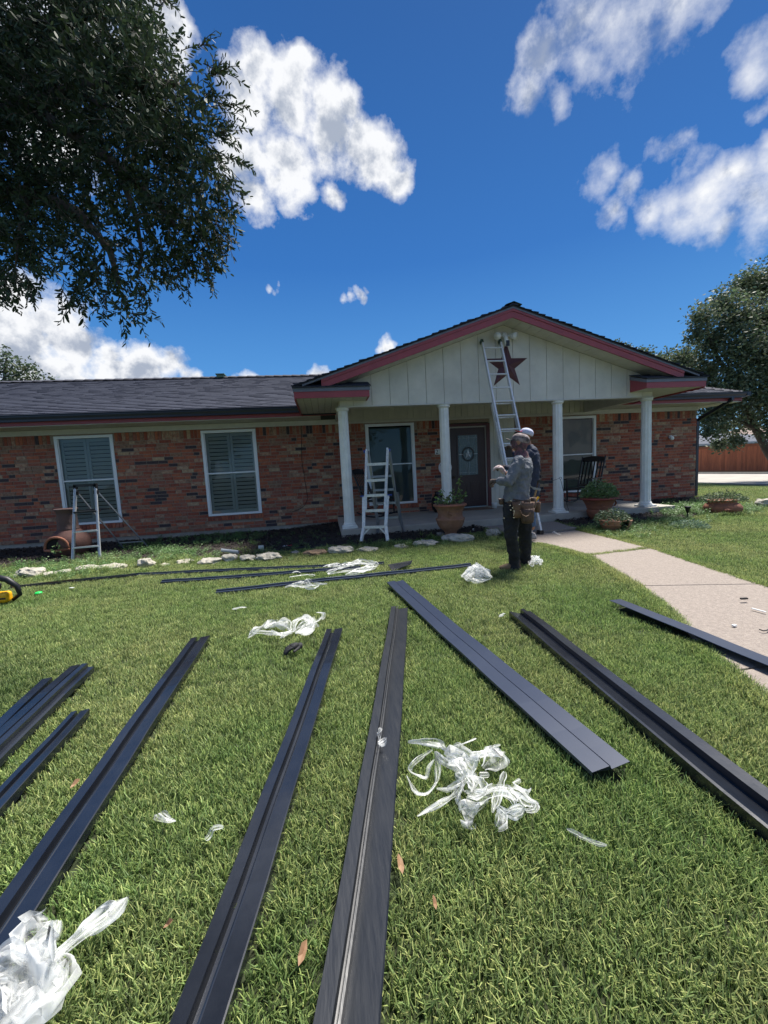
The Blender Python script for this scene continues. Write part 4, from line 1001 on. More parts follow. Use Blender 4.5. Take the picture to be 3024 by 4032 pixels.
# ------------------------------------------------------------------ plastic film
film = film_mat()
def ribbon(mb, path, w0, seed, twist=1.0, lift=.03, n=40, crump=1.0):
    r = random.Random(seed); P = [Vector(p) for p in path]; d = [0]
    for a, b in zip(P, P[1:]): d.append(d[-1]+(b-a).length)
    C5 = 13; vs = []; fs = []; ph = r.uniform(0,6); n = n*2
    for i in range(n+1):
        t = d[-1]*i/n; k = max(j for j in range(len(d)) if d[j] <= t+1e-9); k = min(k, len(P)-2); f = (t-d[k])/max(1e-6,d[k+1]-d[k])
        p0 = P[max(k-1,0)]; p1, p2 = P[k], P[k+1]; p3 = P[min(k+2,len(P)-1)]
        c = .5*((2*p1)+(p2-p0)*f+(2*p0-5*p1+4*p2-p3)*f*f+(3*p1-p0-3*p2+p3)*f**3); tan = (p2-p1).normalized()
        a = ph + twist*2.4*mnoise.noise(Vector((t*5.0,seed,0))); s = tan.cross(Vector((0,0,1))); s = s.normalized() if s.length > .01 else Vector((1,0,0)); u = s.cross(tan)
        sd_ = s*math.cos(a*.45) + u*math.sin(a*.45)*.7
        e = min(1, i/(n*.18), (n-i)/(n*.18)); w = w0*(.55+1.5*abs(mnoise.noise(Vector((t*6+seed,1,2)))))*(.35+.65*e)
        for j in range(C5):
            q = j/(C5-1)-.5; z = .42*w*crump*mnoise.noise(Vector((q*7+seed, t*4, 3))) + .16*w*mnoise.noise(Vector((q*19, t*11, seed)))
            v = c + sd_*w*q + u*z + tan*(w*.4*mnoise.noise(Vector((q*6,t*9,seed+4)))); v.z = max(v.z, gz(v.x,v.y)+.040+.010*mnoise.noise(Vector((v.x*60,v.y*60,1)))); vs.append(v)
            st_k = mnoise.noise(Vector((q*15+seed*2, t*7, 8)))+.5*mnoise.noise(Vector((q*40, t*24, seed))); edge = 1 if j in (0, C5-1) else 0
            FTINT.append(min(.93, max(.05, .30+.95*st_k+.35*edge)))
    for i in range(n):
        for j in range(C5-1): b = i*C5+j; fs.append((b,b+1,b+C5+1,b+C5))
    mb.add(vs, fs)
FTINT = []
def filmpile(name, label, strands, blobs=(), zb=.055):
    mb = MB(); FTINT.clear()
    for k, (uv, w, zz) in enumerate(strands):
        path = [G(u, v, zb + zz + .022*abs(math.sin(i*1.7+k))) for i, (u, v) in enumerate(uv)]
        ribbon(mb, path, w*1.25, seed=len(label)*.37+k*3.1, n=max(16, 9*len(uv)))
    for k, (u, v, ru, rz) in enumerate(blobs):
        p = G(u, v); rr = ru/FPX*(p-Vector((0,0,CH))).length
        t = MB().blob((0,0,0), (rr, rr*.85, rz), seed=k*2.3+u*.01, amp=.3, freq=3.2, seg=60, rings=34)
        vv = []
        for q in t.v:
            q = Vector(q); q0 = q.copy(); q *= 1+.20*mnoise.noise(q0*34)+.12*mnoise.noise(q0*80); q += p+Vector((0,0,rz*.75)); q.z = max(q.z, p.z+.03); vv.append(q)
            FTINT.append(min(.95, max(.25, .6+1.0*mnoise.noise(q0*55))))
        mb.add(vv, t.f)
    c = Vector((0,0,0))
    for v in mb.v: c += Vector(v)
    c /= len(mb.v); c.z = 0
    me = bpy.data.meshes.new(name); me.from_pydata([(v[0]-c.x,v[1]-c.y,v[2]) for v in mb.v], [], mb.f); me.materials.append(film)
    ca = me.color_attributes.new('tint', 'FLOAT_COLOR', 'POINT'); ca.data.foreach_set('color', np.repeat(np.array(FTINT, dtype=np.float32), 4)); me.polygons.foreach_set('use_smooth', [True]*len(me.polygons)); me.update()
    o = link(name, me); o.location = c; tag(o, label, 'plastic film', 'discarded clear plastic film on the lawn'); return o
# big tangle right of the middle strip
Z = lambda x, y: (1500+x/2.37, 2800+y/2.37)
filmpile('plastic_film', 'large tangle of torn clear film strips right of the middle strip', [
 ([Z(250,290),Z(420,290),Z(560,320),Z(620,380),Z(700,440),Z(760,520)],.035,.0),
 ([Z(480,360),Z(400,410),Z(310,480),Z(270,550),Z(350,600),Z(420,620),Z(450,520),Z(500,450)],.03,.0),
 ([Z(240,600),Z(280,680),Z(330,760),Z(420,770),Z(500,690),Z(530,600),Z(520,480),Z(500,380)],.035,.01),
 ([Z(500,380),Z(560,450),Z(650,510),Z(730,570),Z(800,640)],.03,.02),
 ([Z(340,980),Z(440,920),Z(560,850),Z(680,780),Z(740,690),Z(760,600)],.04,.0),
 ([Z(520,720),Z(620,730),Z(700,700),Z(780,650),Z(850,560),Z(880,480)],.06,.02),
 ([Z(600,420),Z(700,440),Z(780,500),Z(860,520),Z(900,500)],.09,.03),
 ([Z(640,480),Z(740,480),Z(800,540),Z(820,620)],.09,.04),
 ([Z(670,330),Z(740,350),Z(820,400),Z(880,470)],.07,.02),
 ([Z(720,320),Z(800,290),Z(890,255)],.022,.0),
 ([Z(840,400),Z(930,400),Z(1010,380),Z(1100,390),Z(1050,460),Z(960,530)],.07,.02),
 ([Z(1010,370),Z(1060,330),Z(1110,310)],.035,.01),
 ([Z(690,600),Z(740,640),Z(760,720),Z(720,810),Z(730,880)],.07,.02),
 ([Z(820,600),Z(880,640),Z(900,700),Z(860,740)],.07,.03),
 ([Z(790,740),Z(860,770),Z(940,760),Z(1010,720),Z(1120,710),Z(1200,730),Z(1280,800),Z(1330,880)],.06,.01),
 ([Z(800,800),Z(900,830),Z(980,790),Z(1080,760),Z(1180,770),Z(1240,830),Z(1260,900)],.06,.02),
 ([Z(1200,740),Z(1290,780),Z(1370,840),Z(1440,870),Z(1420,920),Z(1350,930)],.05,.0),
 ([Z(1350,900),Z(1300,960),Z(1240,980),Z(1160,960),Z(1130,1030),Z(1080,1090)],.035,.0),
 ([Z(770,900),Z(860,900),Z(950,850),Z(1000,830)],.04,.0),
 ([Z(1155,565),Z(1120,680),Z(1090,780),Z(1060,880),Z(1040,950)],.026,.04),
 ([Z(1090,890),Z(1160,960),Z(1220,930),Z(1330,900)],.04,.02),
 ([Z(920,600),Z(1010,590)],.03,.0)])
filmpile('plastic_film', 'small torn film patch just below the large tangle', [([Z(760,960),Z(810,990),Z(870,1010)],.08,0)])
filmpile('plastic_film', 'short forked film scrap at the right of the large tangle', [([Z(1300,640),Z(1240,680),Z(1290,720),Z(1370,760),Z(1400,720)],.022,0)])
# lower left bundle
q = lambda x, y: (x*1100/1659, 3200+y*1100/1659)
filmpile('plastic_film', 'large white film bundle with a long tail at the lower left corner', [
 ([q(755,505),q(660,590),q(540,680),q(440,760),q(370,830),q(320,900)],.048,.02),
 ([q(740,520),q(640,620),q(500,720),q(400,800),q(340,860)],.045,.03),
 ([q(340,640),q(290,720),q(220,780),q(120,860),q(30,880),q(-60,900)],.08,.03),
 ([q(300,650),q(240,700),q(180,760),q(150,830),q(230,880),q(320,880)],.09,.05),
 ([q(90,770),q(160,690),q(250,670),q(330,650)],.05,.02),
 ([q(10,840),q(80,840),q(160,900),q(260,960),q(330,900),q(350,860)],.10,.05),
 ([q(-40,900),q(60,880),q(150,960),q(230,1040),q(330,1000),q(370,900)],.11,.05),
 ([q(330,860),q(370,940),q(340,1040),q(260,1090),q(180,1140),q(80,1200)],.08,.03),
 ([q(-60,1000),q(40,980),q(120,1010),q(150,1090),q(100,1160),q(20,1200)],.11,.06),
 ([q(-60,1090),q(30,1060),q(110,1100),q(80,1200),q(0,1260)],.12,.05),
 ([q(280,1080),q(240,1160),q(190,1230),q(150,1290)],.045,.0),
 ([q(200,1130),q(120,1220),q(60,1290)],.07,.02),
 ([q(-80,1200),q(20,1220),q(60,1300)],.10,.03)])
filmpile('plastic_film', 'two white film lumps with trailing ends left of centre', [
 ([(975,2512),(1010,2478),(1060,2462),(1110,2460),(1135,2480)],.05,0),([(1040,2470),(1080,2452),(1130,2455),(1145,2485),(1110,2500),(1070,2480)],.08,.02),([(985,2485),(1050,2490),(1105,2498),(1150,2490)],.06,.0),
 ([(1150,2490),(1160,2450),(1200,2430),(1235,2440),(1220,2475),(1180,2495)],.08,.03),([(1170,2470),(1210,2450),(1240,2450),(1270,2425),(1260,2410)],.05,.01),([(1160,2490),(1200,2470),(1230,2455),(1200,2440)],.09,.04),([(1245,2412),(1275,2415),(1272,2440)],.04,.0)])
filmpile('plastic_film', 'heap of white film ribbons at the back on the dark strips', [
 ([(1285,2252),(1330,2238),(1380,2225),(1420,2208),(1460,2212),(1488,2222),(1470,2240),(1430,2250)],.05,.02),([(1290,2258),(1350,2250),(1410,2240),(1450,2225),(1480,2215)],.05,.02),([(1310,2232),(1360,2222),(1400,2215),(1440,2222),(1450,2240),(1410,2255),(1360,2262)],.05,.04),
 ([(1360,2262),(1400,2245),(1440,2235),(1485,2228)],.05,.05),([(1370,2225),(1420,2218),(1470,2225),(1440,2245),(1390,2250)],.05,.05)])
filmpile('plastic_film', 'thin white film wisp left of the ribbon heap', [([(1272,2232),(1300,2222),(1325,2218),(1338,2218)],.04,.0),([(1290,2230),(1330,2222)],.03,.01)])
filmpile('plastic_film', 'crinkled white film lying over the nearest dark strip', [([(1122,2312),(1160,2302),(1200,2296),(1240,2300),(1288,2298)],.05,.01),([(1135,2305),(1180,2308),(1230,2310),(1260,2300)],.05,.0),([(1190,2300),(1208,2282),(1225,2302)],.04,.02)])
filmpile('plastic_film', 'curved film strip lying on the grass between two dark strips', [([(1140,2272),(1180,2266),(1210,2262),(1240,2266)],.035,.0)])
filmpile('plastic_film', 'short white film strip behind the curved one', [([(1152,2255),(1170,2250),(1185,2256)],.03,.0)])
filmpile('plastic_film', 'mound of crumpled white film left of the man in the grey shirt', [([(1818,2268),(1850,2240),(1880,2222),(1910,2240),(1935,2275)],.06,.06),([(1830,2280),(1870,2250),(1900,2250),(1930,2270)],.08,.05),([(1870,2216),(1900,2235),(1925,2262)],.04,.12),([(1820,2260),(1860,2280),(1900,2285),(1932,2278)],.07,.01)], [(1878,2275,40,.075)])
filmpile('plastic_film', 'small crumpled film ball behind the man in the grey shirt', [([(2085,2225),(2105,2200),(2130,2205),(2128,2225)],.06,.02)], [(2108,2225,22,.06)])
filmpile('plastic_film', 'thin film scrap lying on the scuffed middle strip', [([(1505,2872),(1488,2885),(1495,2910),(1492,2948)],.022,.02),([(1490,2930),(1510,2920),(1522,2912)],.018,.02)])
filmpile('plastic_film', 'faint film scrap on the grass left of centre', [([(622,3205),(650,3222),(692,3232)],.035,.0)])
filmpile('plastic_film', 'greenish film scrap right of the faint one', [([(880,3255),(840,3262),(825,3290),(808,3308)],.03,.0)])
filmpile('plastic_film', 'small flat film piece on the grass at mid left', [([(915,2400),(945,2392),(970,2392)],.035,.0)])
filmpile('plastic_film', 'long thin film strip at lower right', [([(2232,3265),(2280,3290),(2340,3318),(2390,3330)],.018,.0)])
filmpile('plastic_film', 'tiny film scrap beside the channelled strip', [([(1965,2425),(1985,2418)],.05,.0)])
filmpile('plastic_film', 'limp film strip lying on the path near the porch', [([(2170,2098),(2195,2102),(2212,2108)],.05,-.03)])

# small litter
leaf_m = mat('dry_leaf', (.28,.17,.09), .7, (.20,.10,.05), 30, 1)
def leaf(u, v, L, ang, lab):
    L *= .62
    p = G(u, v, .05); d = Vector((math.cos(ang), math.sin(ang), .15)); s = Vector((-d.y, d.x, .2))*L*.16
    m_ = MB().add([p-d*L/2, p-d*L*.2+s, p+d*L*.2+s*.8+Vector((0,0,.01)), p+d*L/2, p+d*L*.2-s*.9, p-d*L*.2-s, p+Vector((0,0,-.004))], [(0,1,6),(1,2,6),(2,3,6),(3,4,6),(4,5,6),(5,0,6)])
    tag(m_.build('dry_leaf', leaf_m), lab, 'leaf', 'dry leaves on the lawn')
leaf(1577,3400,.10,1.6,'long tan dry leaf right of the scuffed middle strip'); leaf(1712,3552,.06,1.5,'narrow dry leaf in the grass at lower right of centre'); leaf(1192,3750,.09,1.2,'curled brown leaf between the two centre strips near the bottom')
leaf(662,3637,.045,.6,'small round orange leaf near the lower left'); leaf(295,3085,.075,1.2,'orange leaf beside the third strip from the left'); leaf(622,2725,.04,.9,'tiny tan leaf lying in the channel of the third strip')
p = G(152,2338,.03); tag(MB().lathe([(0,0),(.035,0),(.038,.012),(.03,.022),(0,.024)], p, 16).build('green_cap', mat('neon_green', (.02,.75,.12), .4)), 'small neon green disc on the grass at left', 'cap')
p = G(287,2315,.05); tag(MB().bar(p+Vector((-.05,.03,.0)), p+Vector((.03,-.04,.01)), .025,.004).build('paper_scrap', wh), 'small white paper scrap on the grass right of the green disc', 'scrap')
p = G(2926,2370,.03); tag(MB().bar(p+Vector((-.025,.0,.03)), p+Vector((.03,-.008,.03)), .018,.012).build('black_chip', blk), 'small black offcut lying on the path', 'offcut')
a, b = G(2960,2395,.045), G(3016,2410,.045); tag(MB().bar(a, b, .012,.006).build('white_strip', wh), 'thin white strip lying on the path at the right', 'strip')
p = G(2891,2460,.045); tag(MB().box(p.x-.012,p.x+.014,p.y-.01,p.y+.01,p.z-.01,p.z).build('white_crumb', wh), 'tiny white crumb on the path', 'crumb')
pts_ = [G(u,v,.045) for u,v in ((2990,2478),(3005,2484),(3020,2482),(3032,2472))]; tag(MB().tube(pts_, .004, 5).build('wire_piece', blk), 'short piece of dark wire on the path', 'wire')
# glove
def hand_mesh(mb_list, name, m, parent, wrist, fdir, up, size=1.0, curl=.5, left=1):
    """palm and five fingers grown as one skinned surface"""
    f = Vector(fdir).normalized(); u = Vector(up).normalized(); s = f.cross(u).normalized(); u = s.cross(f)
    W = Vector(wrist); L = size
    V = [W, W+f*.035*L, W+f*.075*L]; R = [.024*L,.030*L,.034*L]; E = [(0,1),(1,2)]
    for k, (off, ln) in enumerate(((-.030,.066),(-.010,.078),(.011,.072),(.031,.056))):
        p = W+f*.088*L+s*off*L; n = len(V); V.append(p); R.append(.0125*L); E.append((2,n)); a = curl*.4
        for j in range(3):
            a += curl*.75; p = p + (f*math.cos(a)-u*math.sin(a))*ln*L/3*1.1; V.append(p); R.append(.0115*L if j < 2 else .0095*L); E.append((n+j,n+j+1))
    n = len(V); p = W+f*.04*L+s*(-.032*left)*L-u*.006*L; V.append(p); R.append(.014*L); E.append((1,n))
    d = (f*.75 - s*.7*left - u*.35*curl).normalized()
    for j in range(2): p = p + d*.032*L; V.append(p); R.append(.0105*L); E.append((n+j,n+j+1)); d = (d+f*.3-u*.3*curl).normalized()
    return skin(name, V, E, R, m, parent)
def skin(name, V, E, R, m, parent, sub=1, root=0, ry=None):
    o0 = parent_loc(parent) if parent else Vector((0,0,0))
    me = bpy.data.meshes.new(name); me.from_pydata([tuple(Vector(v)-o0) for v in V], E, []); o = link(name, me, parent)
    md = o.modifiers.new('skin', 'SKIN'); md.use_smooth_shade = True; md.branch_smoothing = .6
    sv = me.skin_vertices[0].data if me.skin_vertices else None
    if sv is None:
        import bmesh
        bm = bmesh.new(); bm.from_mesh(me); bm.verts.layers.skin.verify(); bm.to_mesh(me); bm.free(); sv = me.skin_vertices[0].data
    for i, r in enumerate(R):
        sv[i].radius = (r, r) if not isinstance(r, tuple) else r; sv[i].use_root = (i == root)
    s = o.modifiers.new('subdiv', 'SUBSURF'); s.levels = sub; s.render_levels = sub+1
    me.materials.append(m); return o
p = G(1170,2552,.06); glove_m = mat('glove_black', (.016,.016,.018), .75, (.03,.03,.032), 40, 1, bump=.6, bscale=120)
gvx = hand_mesh(None, 'work_glove', glove_m, None, p+Vector((.045,.02,.015)), (-1,-.25,.02), (0,0,1), .95, .35)
tag(gvx, 'crumpled black work glove on the grass between two trim lengths', 'glove')

# yellow tool at the left edge
tp_ = UZ(-18,2378,.02); tool = thing('power_tool', tp_, 'yellow and black power tool half out of frame at the left edge', 'power tool')
ty = mat('tool_yellow', (.80,.42,.01), .4); tb = mat('tool_black', (.012,.013,.018), .5)
bevel(MB().box(tp_.x-.20,tp_.x+.15,tp_.y-.05,tp_.y+.07,.03,.15).build('tool_body', ty, tool), .03, 3)
MB().tube([tp_+Vector((.15,.05,.02)),tp_+Vector((.24,.03,.08)),tp_+Vector((.23,.02,.18)),tp_+Vector((.15,0,.27)),tp_+Vector((.0,0,.32))], [.02,.024,.03,.034,.03], 12).build('tool_handle', tb, tool, True)
MB().box(tp_.x-.20,tp_.x+.145,tp_.y-.055,tp_.y-.048,.075,.093).build('tool_stripe', tb, tool)
MB().blob((tp_.x-.02,tp_.y+.01,.21), (.10,.06,.07), amp=.1).build('tool_motor', tb, tool, True)

# ------------------------------------------------------------------ pots
terra = mat('terracotta', (.33,.125,.07), .8, (.20,.085,.055), 9, .9, bump=.4, bscale=60)
terra_d = mat('terracotta_weathered', (.20,.095,.06), .85, (.30,.17,.115), 8, .9, bump=.6, bscale=50)
def foliage(name, base, n, spread, h, leafL, m, parent, seed, broad=.3, droop=.3, cols=(.5,1.1)):
    r = np.random.RandomState(seed); V = []; F = []; Cc = []
    for i in range(n):
        a = r.uniform(0,2*PI); rad = spread*math.sqrt(r.uniform(0,1)); hh = h*(1-.6*(rad/spread)**2)*r.uniform(.15,1)
        q = np.array([base[0]+rad*math.cos(a), base[1]+rad*math.sin(a), base[2]+hh]); d = np.array([math.cos(a)*.8+r.normal()*.5, math.sin(a)*.8+r.normal()*.5, r.uniform(-droop,1)]); d /= np.linalg.norm(d)
        s = np.cross(d, r.normal(size=3)); s /= np.linalg.norm(s); L = leafL*r.uniform(.6,1.2); n0 = len(V)
        V += [tuple(q), tuple(q+d*L*.5+s*L*broad), tuple(q+d*L), tuple(q+d*L*.5-s*L*broad)]; F.append((n0,n0+1,n0+2,n0+3)); k = r.uniform(*cols); Cc += [(k*.9,k,k)]*4
    return npmesh(name, V, F, m, parent, colors=np.array(Cc))
plant_m = mat('plant_leaf', (.12,.19,.065), .5, (.16,.21,.09), 8, 1, attr='tint', trans=.25)
plant_g = mat('plant_leaf_grey', (.12,.17,.085), .6, (.16,.20,.11), 8, 1, attr='tint', trans=.2)
stem_m = mat('stem_brown', (.10,.085,.045), .8)
# star urn
p = G(1783,2128); p.z = gz(p.x,p.y)+.03; p = Vector((p.x+.03,p.y+.20,p.z)); urn = thing('star_planter', p, 'large terracotta urn planter with a raised star medallion', 'planter')
prof = [(.11,0),(.12,.015),(.105,.05),(.10,.08),(.13,.12),(.20,.18),(.235,.25),(.245,.30),(.255,.315),(.250,.335),(.225,.35),(.21,.39),(.215,.44),(.24,.50),(.265,.54),(.285,.55),(.29,.565),(.285,.58),(.262,.582),(.24,.54)]
MB().lathe(prof, p, 40).build('pot', terra_d, urn, True)
MB().lathe([(.262,.545),(.288,.550),(.293,.566),(.287,.583),(.262,.585)], p, 40).build('rim', terra, urn, True)
MB().lathe([(0,.50),(.245,.50)], p, 24).build('soil', mulchm, urn)
m_ = MB(); cpt = Vector((p.x-.045, p.y-.222, p.z+.43)); 
for k in range(24):
    a0, a1 = 2*PI*k/24, 2*PI*(k+1)/24; m_.prism([(cpt.x+r_*math.cos(a), cpt.y, cpt.z+r_*math.sin(a)) for r_, a in ((.078,a0),(.078,a1),(.066,a1),(.066,a0))], (0,.03,0))
star(m_, (cpt.x, cpt.y+.012, cpt.z), .06, .018); m_.build('star_medallion', terra_d, urn)
foliage('ground_foliage', (p.x,p.y,p.z+.50), 420, .24, .13, .05, plant_m, urn, 3)
st_ = MB(); lv = []
stems = [[(-.12,0,.5),(-.14,-.02,.68),(-.13,-.03,.85)],[(.0,-.02,.5),(-.02,-.05,.7),(.03,-.06,.80)],[(.04,.02,.5),(.14,.0,.78),(.22,-.02,1.08)],[(.10,0,.5),(.17,-.03,.66),(.19,-.04,.86)],[(.16,0,.5),(.24,.0,.68),(.29,-.02,.80)],[(-.05,-.1,.5),(-.10,-.12,.62),(-.07,-.13,.74)],[(-.2,0,.5),(-.24,-.03,.60),(-.22,-.03,.72)],[(.05,-.1,.5),(.03,-.12,.66),(.06,-.14,.9)]]
r = np.random.RandomState(4); V = []; F = []; Cc = []
for S_ in stems:
    P_ = [p+Vector(a) for a in S_]; st_.tube(P_, [.006,.005,.003], 5)
    for k in range(16):
        t = r.uniform(.35,1)*2; i = min(1,int(t)); q = P_[i].lerp(P_[i+1], t-i); d = Vector((r.normal()*.7, r.normal()*.7, -.9+r.uniform(-.3,.9))).normalized(); s = d.cross(Vector(r.normal(size=3))).normalized(); L = r.uniform(.055,.095); n0 = len(V)
        V += [q, q+d*L*.45+s*L*.24, q+d*L, q+d*L*.45-s*L*.24]; F.append((n0,n0+1,n0+2,n0+3)); kk = r.uniform(.7,1.6); Cc += [(kk*.95,kk,kk*.8)]*4
st_.build('stems', stem_m, urn); npmesh('leaves', [tuple(v) for v in V], F, plant_m, urn, colors=np.array(Cc))
# bowl planter right of porch
p = G(2392,2052); p = Vector((p.x, p.y+.25, gz(p.x,p.y)+.01)); bowl = thing('urn_planter', p, 'wide terracotta urn with red rim and bushy plant by the porch edge', 'planter')
prof = [(.15,0),(.17,.02),(.21,.09),(.235,.17),(.225,.20),(.215,.22),(.235,.235),(.23,.25),(.25,.30),(.28,.36),(.31,.40),(.335,.41),(.34,.425),(.33,.44),(.30,.44),(.27,.40)]
MB().lathe(prof, p, 40).build('pot', terra, bowl, True); MB().lathe([(.30,.402),(.338,.408),(.345,.425),(.335,.444),(.30,.444)], p, 40).build('rim', mat('rim_red', (.30,.06,.045), .7, (.22,.06,.045), 9, 1), bowl, True)
m_ = MB(); 
for cx_ in (-.06,.17):
    c_ = Vector((p.x+cx_, p.y-.262+abs(cx_)*.3, p.z+.33))
    for k in range(20):
        a0, a1 = 2*PI*k/20, 2*PI*(k+1)/20; m_.prism([(c_.x+r_*math.cos(a), c_.y, c_.z+r_*math.sin(a)) for r_, a in ((.06,a0),(.06,a1),(.05,a1),(.05,a0))], (0,.04,0))
m_.build('ring_relief', terra, bowl)
foliage('foliage', (p.x,p.y,p.z+.40), 1500, .33, .40, .055, plant_m, bowl, 8, cols=(.7,1.7))
r_ = random.Random(5); sm_ = MB()
for k in range(14): a = r_.uniform(0,6.28); sm_.tube([p+Vector((0,0,.4)), p+Vector((.14*math.cos(a),.14*math.sin(a),.52)), p+Vector((.26*math.cos(a),.26*math.sin(a),.42+r_.uniform(0,.3)))], .004, 4)
sm_.build('stems', stem_m, bowl)
# cracked ringed pot
p = G(2456,2106); p = Vector((p.x,p.y+.20,gz(p.x,p.y)-.02)); rp = thing('ringed_pot', p, 'low ringed terracotta pot with broken front, plants spilling out', 'planter')
prof = [(.17,0),(.20,.10),(.215,.16),(.235,.17),(.24,.18),(.235,.19),(.24,.20),(.245,.21),(.24,.22),(.25,.23),(.255,.245),(.245,.255),(.22,.25)]
t = MB().lathe(prof, p, 44); t.f = [f for f in t.f if not (len(f) == 4 and 30 < (f[0] % 44) < 35 and f[0]//44 > 0)]; t.m = t.m[:len(t.f)]
t.build('pot', mat('terracotta_buff', (.34,.18,.11), .85, (.24,.12,.075), 8, 1, bump=.4), rp, True)
MB().lathe([(0,.17),(.21,.17)], p, 20).build('soil', mulchm, rp)
foliage('foliage', (p.x-.02,p.y+.04,p.z+.19), 1100, .27, .26, .045, plant_g, rp, 9, droop=.8)
foliage('trailing_foliage', (p.x-.05,p.y-.22,p.z+.02), 90, .06, .22, .04, plant_g, rp, 10, droop=.8)
# squat pot
p = G(2885,2025); p = Vector((p.x,p.y+.22,gz(p.x,p.y)-.01)); sq = thing('squat_pot', p, 'squat round terracotta pot with shaggy plant at the right', 'planter')
MB().lathe([(.20,0),(.28,.03),(.325,.09),(.32,.15),(.28,.205),(.235,.225),(.225,.245),(.245,.27),(.26,.285),(.24,.285),(.20,.24)], p, 36).build('pot', terra, sq, True)
MB().blob((p.x-.15,p.y-.26,p.z+.11), (.10,.05,.035), amp=.3, seed=3).build('relief', terra, sq, True)
MB().lathe([(0,.25),(.22,.25)], p, 20).build('soil', mulchm, sq)
foliage('foliage', (p.x+.02,p.y,p.z+.25), 1300, .38, .20, .05, plant_g, sq, 12, droop=.3, broad=.16)
sm_ = MB()
for k in range(14): a = r_.uniform(0,6.28); rr = r_.uniform(.1,.34); sm_.tube([p+Vector((0,0,.25)), p+Vector((rr*.6*math.cos(a),rr*.6*math.sin(a),.36)), p+Vector((rr*math.cos(a),rr*math.sin(a),.34+r_.uniform(.05,.18)))], .003, 4)
sm_.build('stems', stem_m, sq)
# low white-green plant and solar light
p = G(2730,2085); sp = thing('ground_plant', p, 'low grey green mound plant beside the black path light', 'plant'); foliage('foliage', (p.x,p.y+.1,p.z), 900, .28, .15, .05, mat('silver_leaf', (.22,.30,.20), .6, attr='tint', trans=.2), sp, 15, broad=.12, droop=0)
MB().tube([p, p+Vector((0,.1,.06))], .01, 5).build('stem', stem_m, sp)
for u, v, lab, wht in ((2707,2045,'black solar path light in the grass right of the porch', False), (1864,2092,'tiny black garden spotlight by the porch behind the pitted rock', True)):
    p = G(u, v); e = thing('path_light', p, lab, 'garden light')
    if wht: MB().tube([p,p+Vector((0,0,.07))], .014, 8).build('stake', wh, e); MB().lathe([(.02,.06),(.028,.09),(.03,.13),(.0,.135)], p, 12).build('lamp_head', blk, e)
    else: MB().tube([p,p+Vector((0,0,.16))], .012, 8).build('stake', blk, e); MB().lathe([(.02,.13),(.03,.16),(.045,.22),(.06,.235),(.058,.25),(0,.262)], p, 14).build('lamp_head', blk, e)
# shepherd hook
hk = G(2247,2042); top = UY(2207,1887,7.45); e = thing('garden_hook', hk, 'thin black wire plant hook leaning by the third column', 'garden hook')
MB().tube([hk, hk.lerp(top,.5), top], .005, 6).build('pole', blk, e)
c_ = top+Vector((0,0,.02)); MB().tube([c_+Vector((.022*math.cos(a),0,.022*math.sin(a))) for a in [k*PI/6 for k in range(13)]], .004, 5).build('loop', blk, e)
t2 = UY(2140,1905,7.45); MB().tube([c_+Vector((-.02,0,0)), t2], .004, 5).build('arm', blk, e)

# chiminea
p = UZ(250,2192,0); p = Vector((p.x+.02,p.y+.22,gz(p.x,p.y))); ch = thing('chiminea', p, 'reddish clay chiminea in the bed beside the small step ladder', 'chiminea')
cl = mat('chiminea_clay', (.13,.062,.050), .85, (.085,.042,.036), 8, .9, bump=.5, bscale=40)
r_b = .33
body = MB().lathe([(.20,0),(.27,.05),(.33,.16),(.345,.26),(.32,.36),(.26,.44),(.20,.49),(.17,.52)], p, 40)
body.build('bowl', cl, ch, True)
MB().lathe([(.175,.50),(.185,.52),(.175,.54),(.165,.62),(.155,.80),(.16,.86),(.185,.885),(.19,.905),(.18,.915),(.14,.91)], p, 36).build('chimney', mat('chiminea_grey', (.12,.070,.062), .85, (.075,.048,.045), 8, .9, bump=.9, bscale=26), ch, True)
m_ = MB(); mc = Vector((p.x-.06, p.y-.31, p.z+.24)); ring_ = []
arch = [(.19*math.cos(a), .17*math.sin(a)) for a in [k*PI/12 for k in range(13)]]
arch = [(.2,-.05)] + [(x_,z_) for x_,z_ in arch] + [(-.2,-.05)]
m_.tube([mc+Vector((x_,-.02+.25*abs(x_)**1.5*1.2,z_)) for x_,z_ in arch] + [mc+Vector((-.2,.0,-.06)), mc+Vector((0,-.05,-.075)), mc+Vector((.2,.0,-.06)), mc+Vector((.2,.0,-.05))], .024, 10); m_.build('mouth_rim', terra, ch, True)
m_ = MB(); m_.add([mc+Vector((x_*.93,-.012+.25*abs(x_)**1.5,z_*.93)) for x_,z_ in arch]+[mc+Vector((0,-.045,-.06))], [tuple(range(len(arch)+1))]); m_.build('mouth_dark', mat('mouth_black', (.006,.005,.005), 1), ch)  # flat black face stands in for the dark hollow, no cavity modelled
MB().lathe([(.21,-.02),(.23,.0),(.21,.05)], p, 20).build('stand', blk, ch)
foliage('weed', (mc.x+.04,mc.y-.08,p.z+.08), 40, .06, .25, .05, plant_m, ch, 21, cols=(1.2,2))

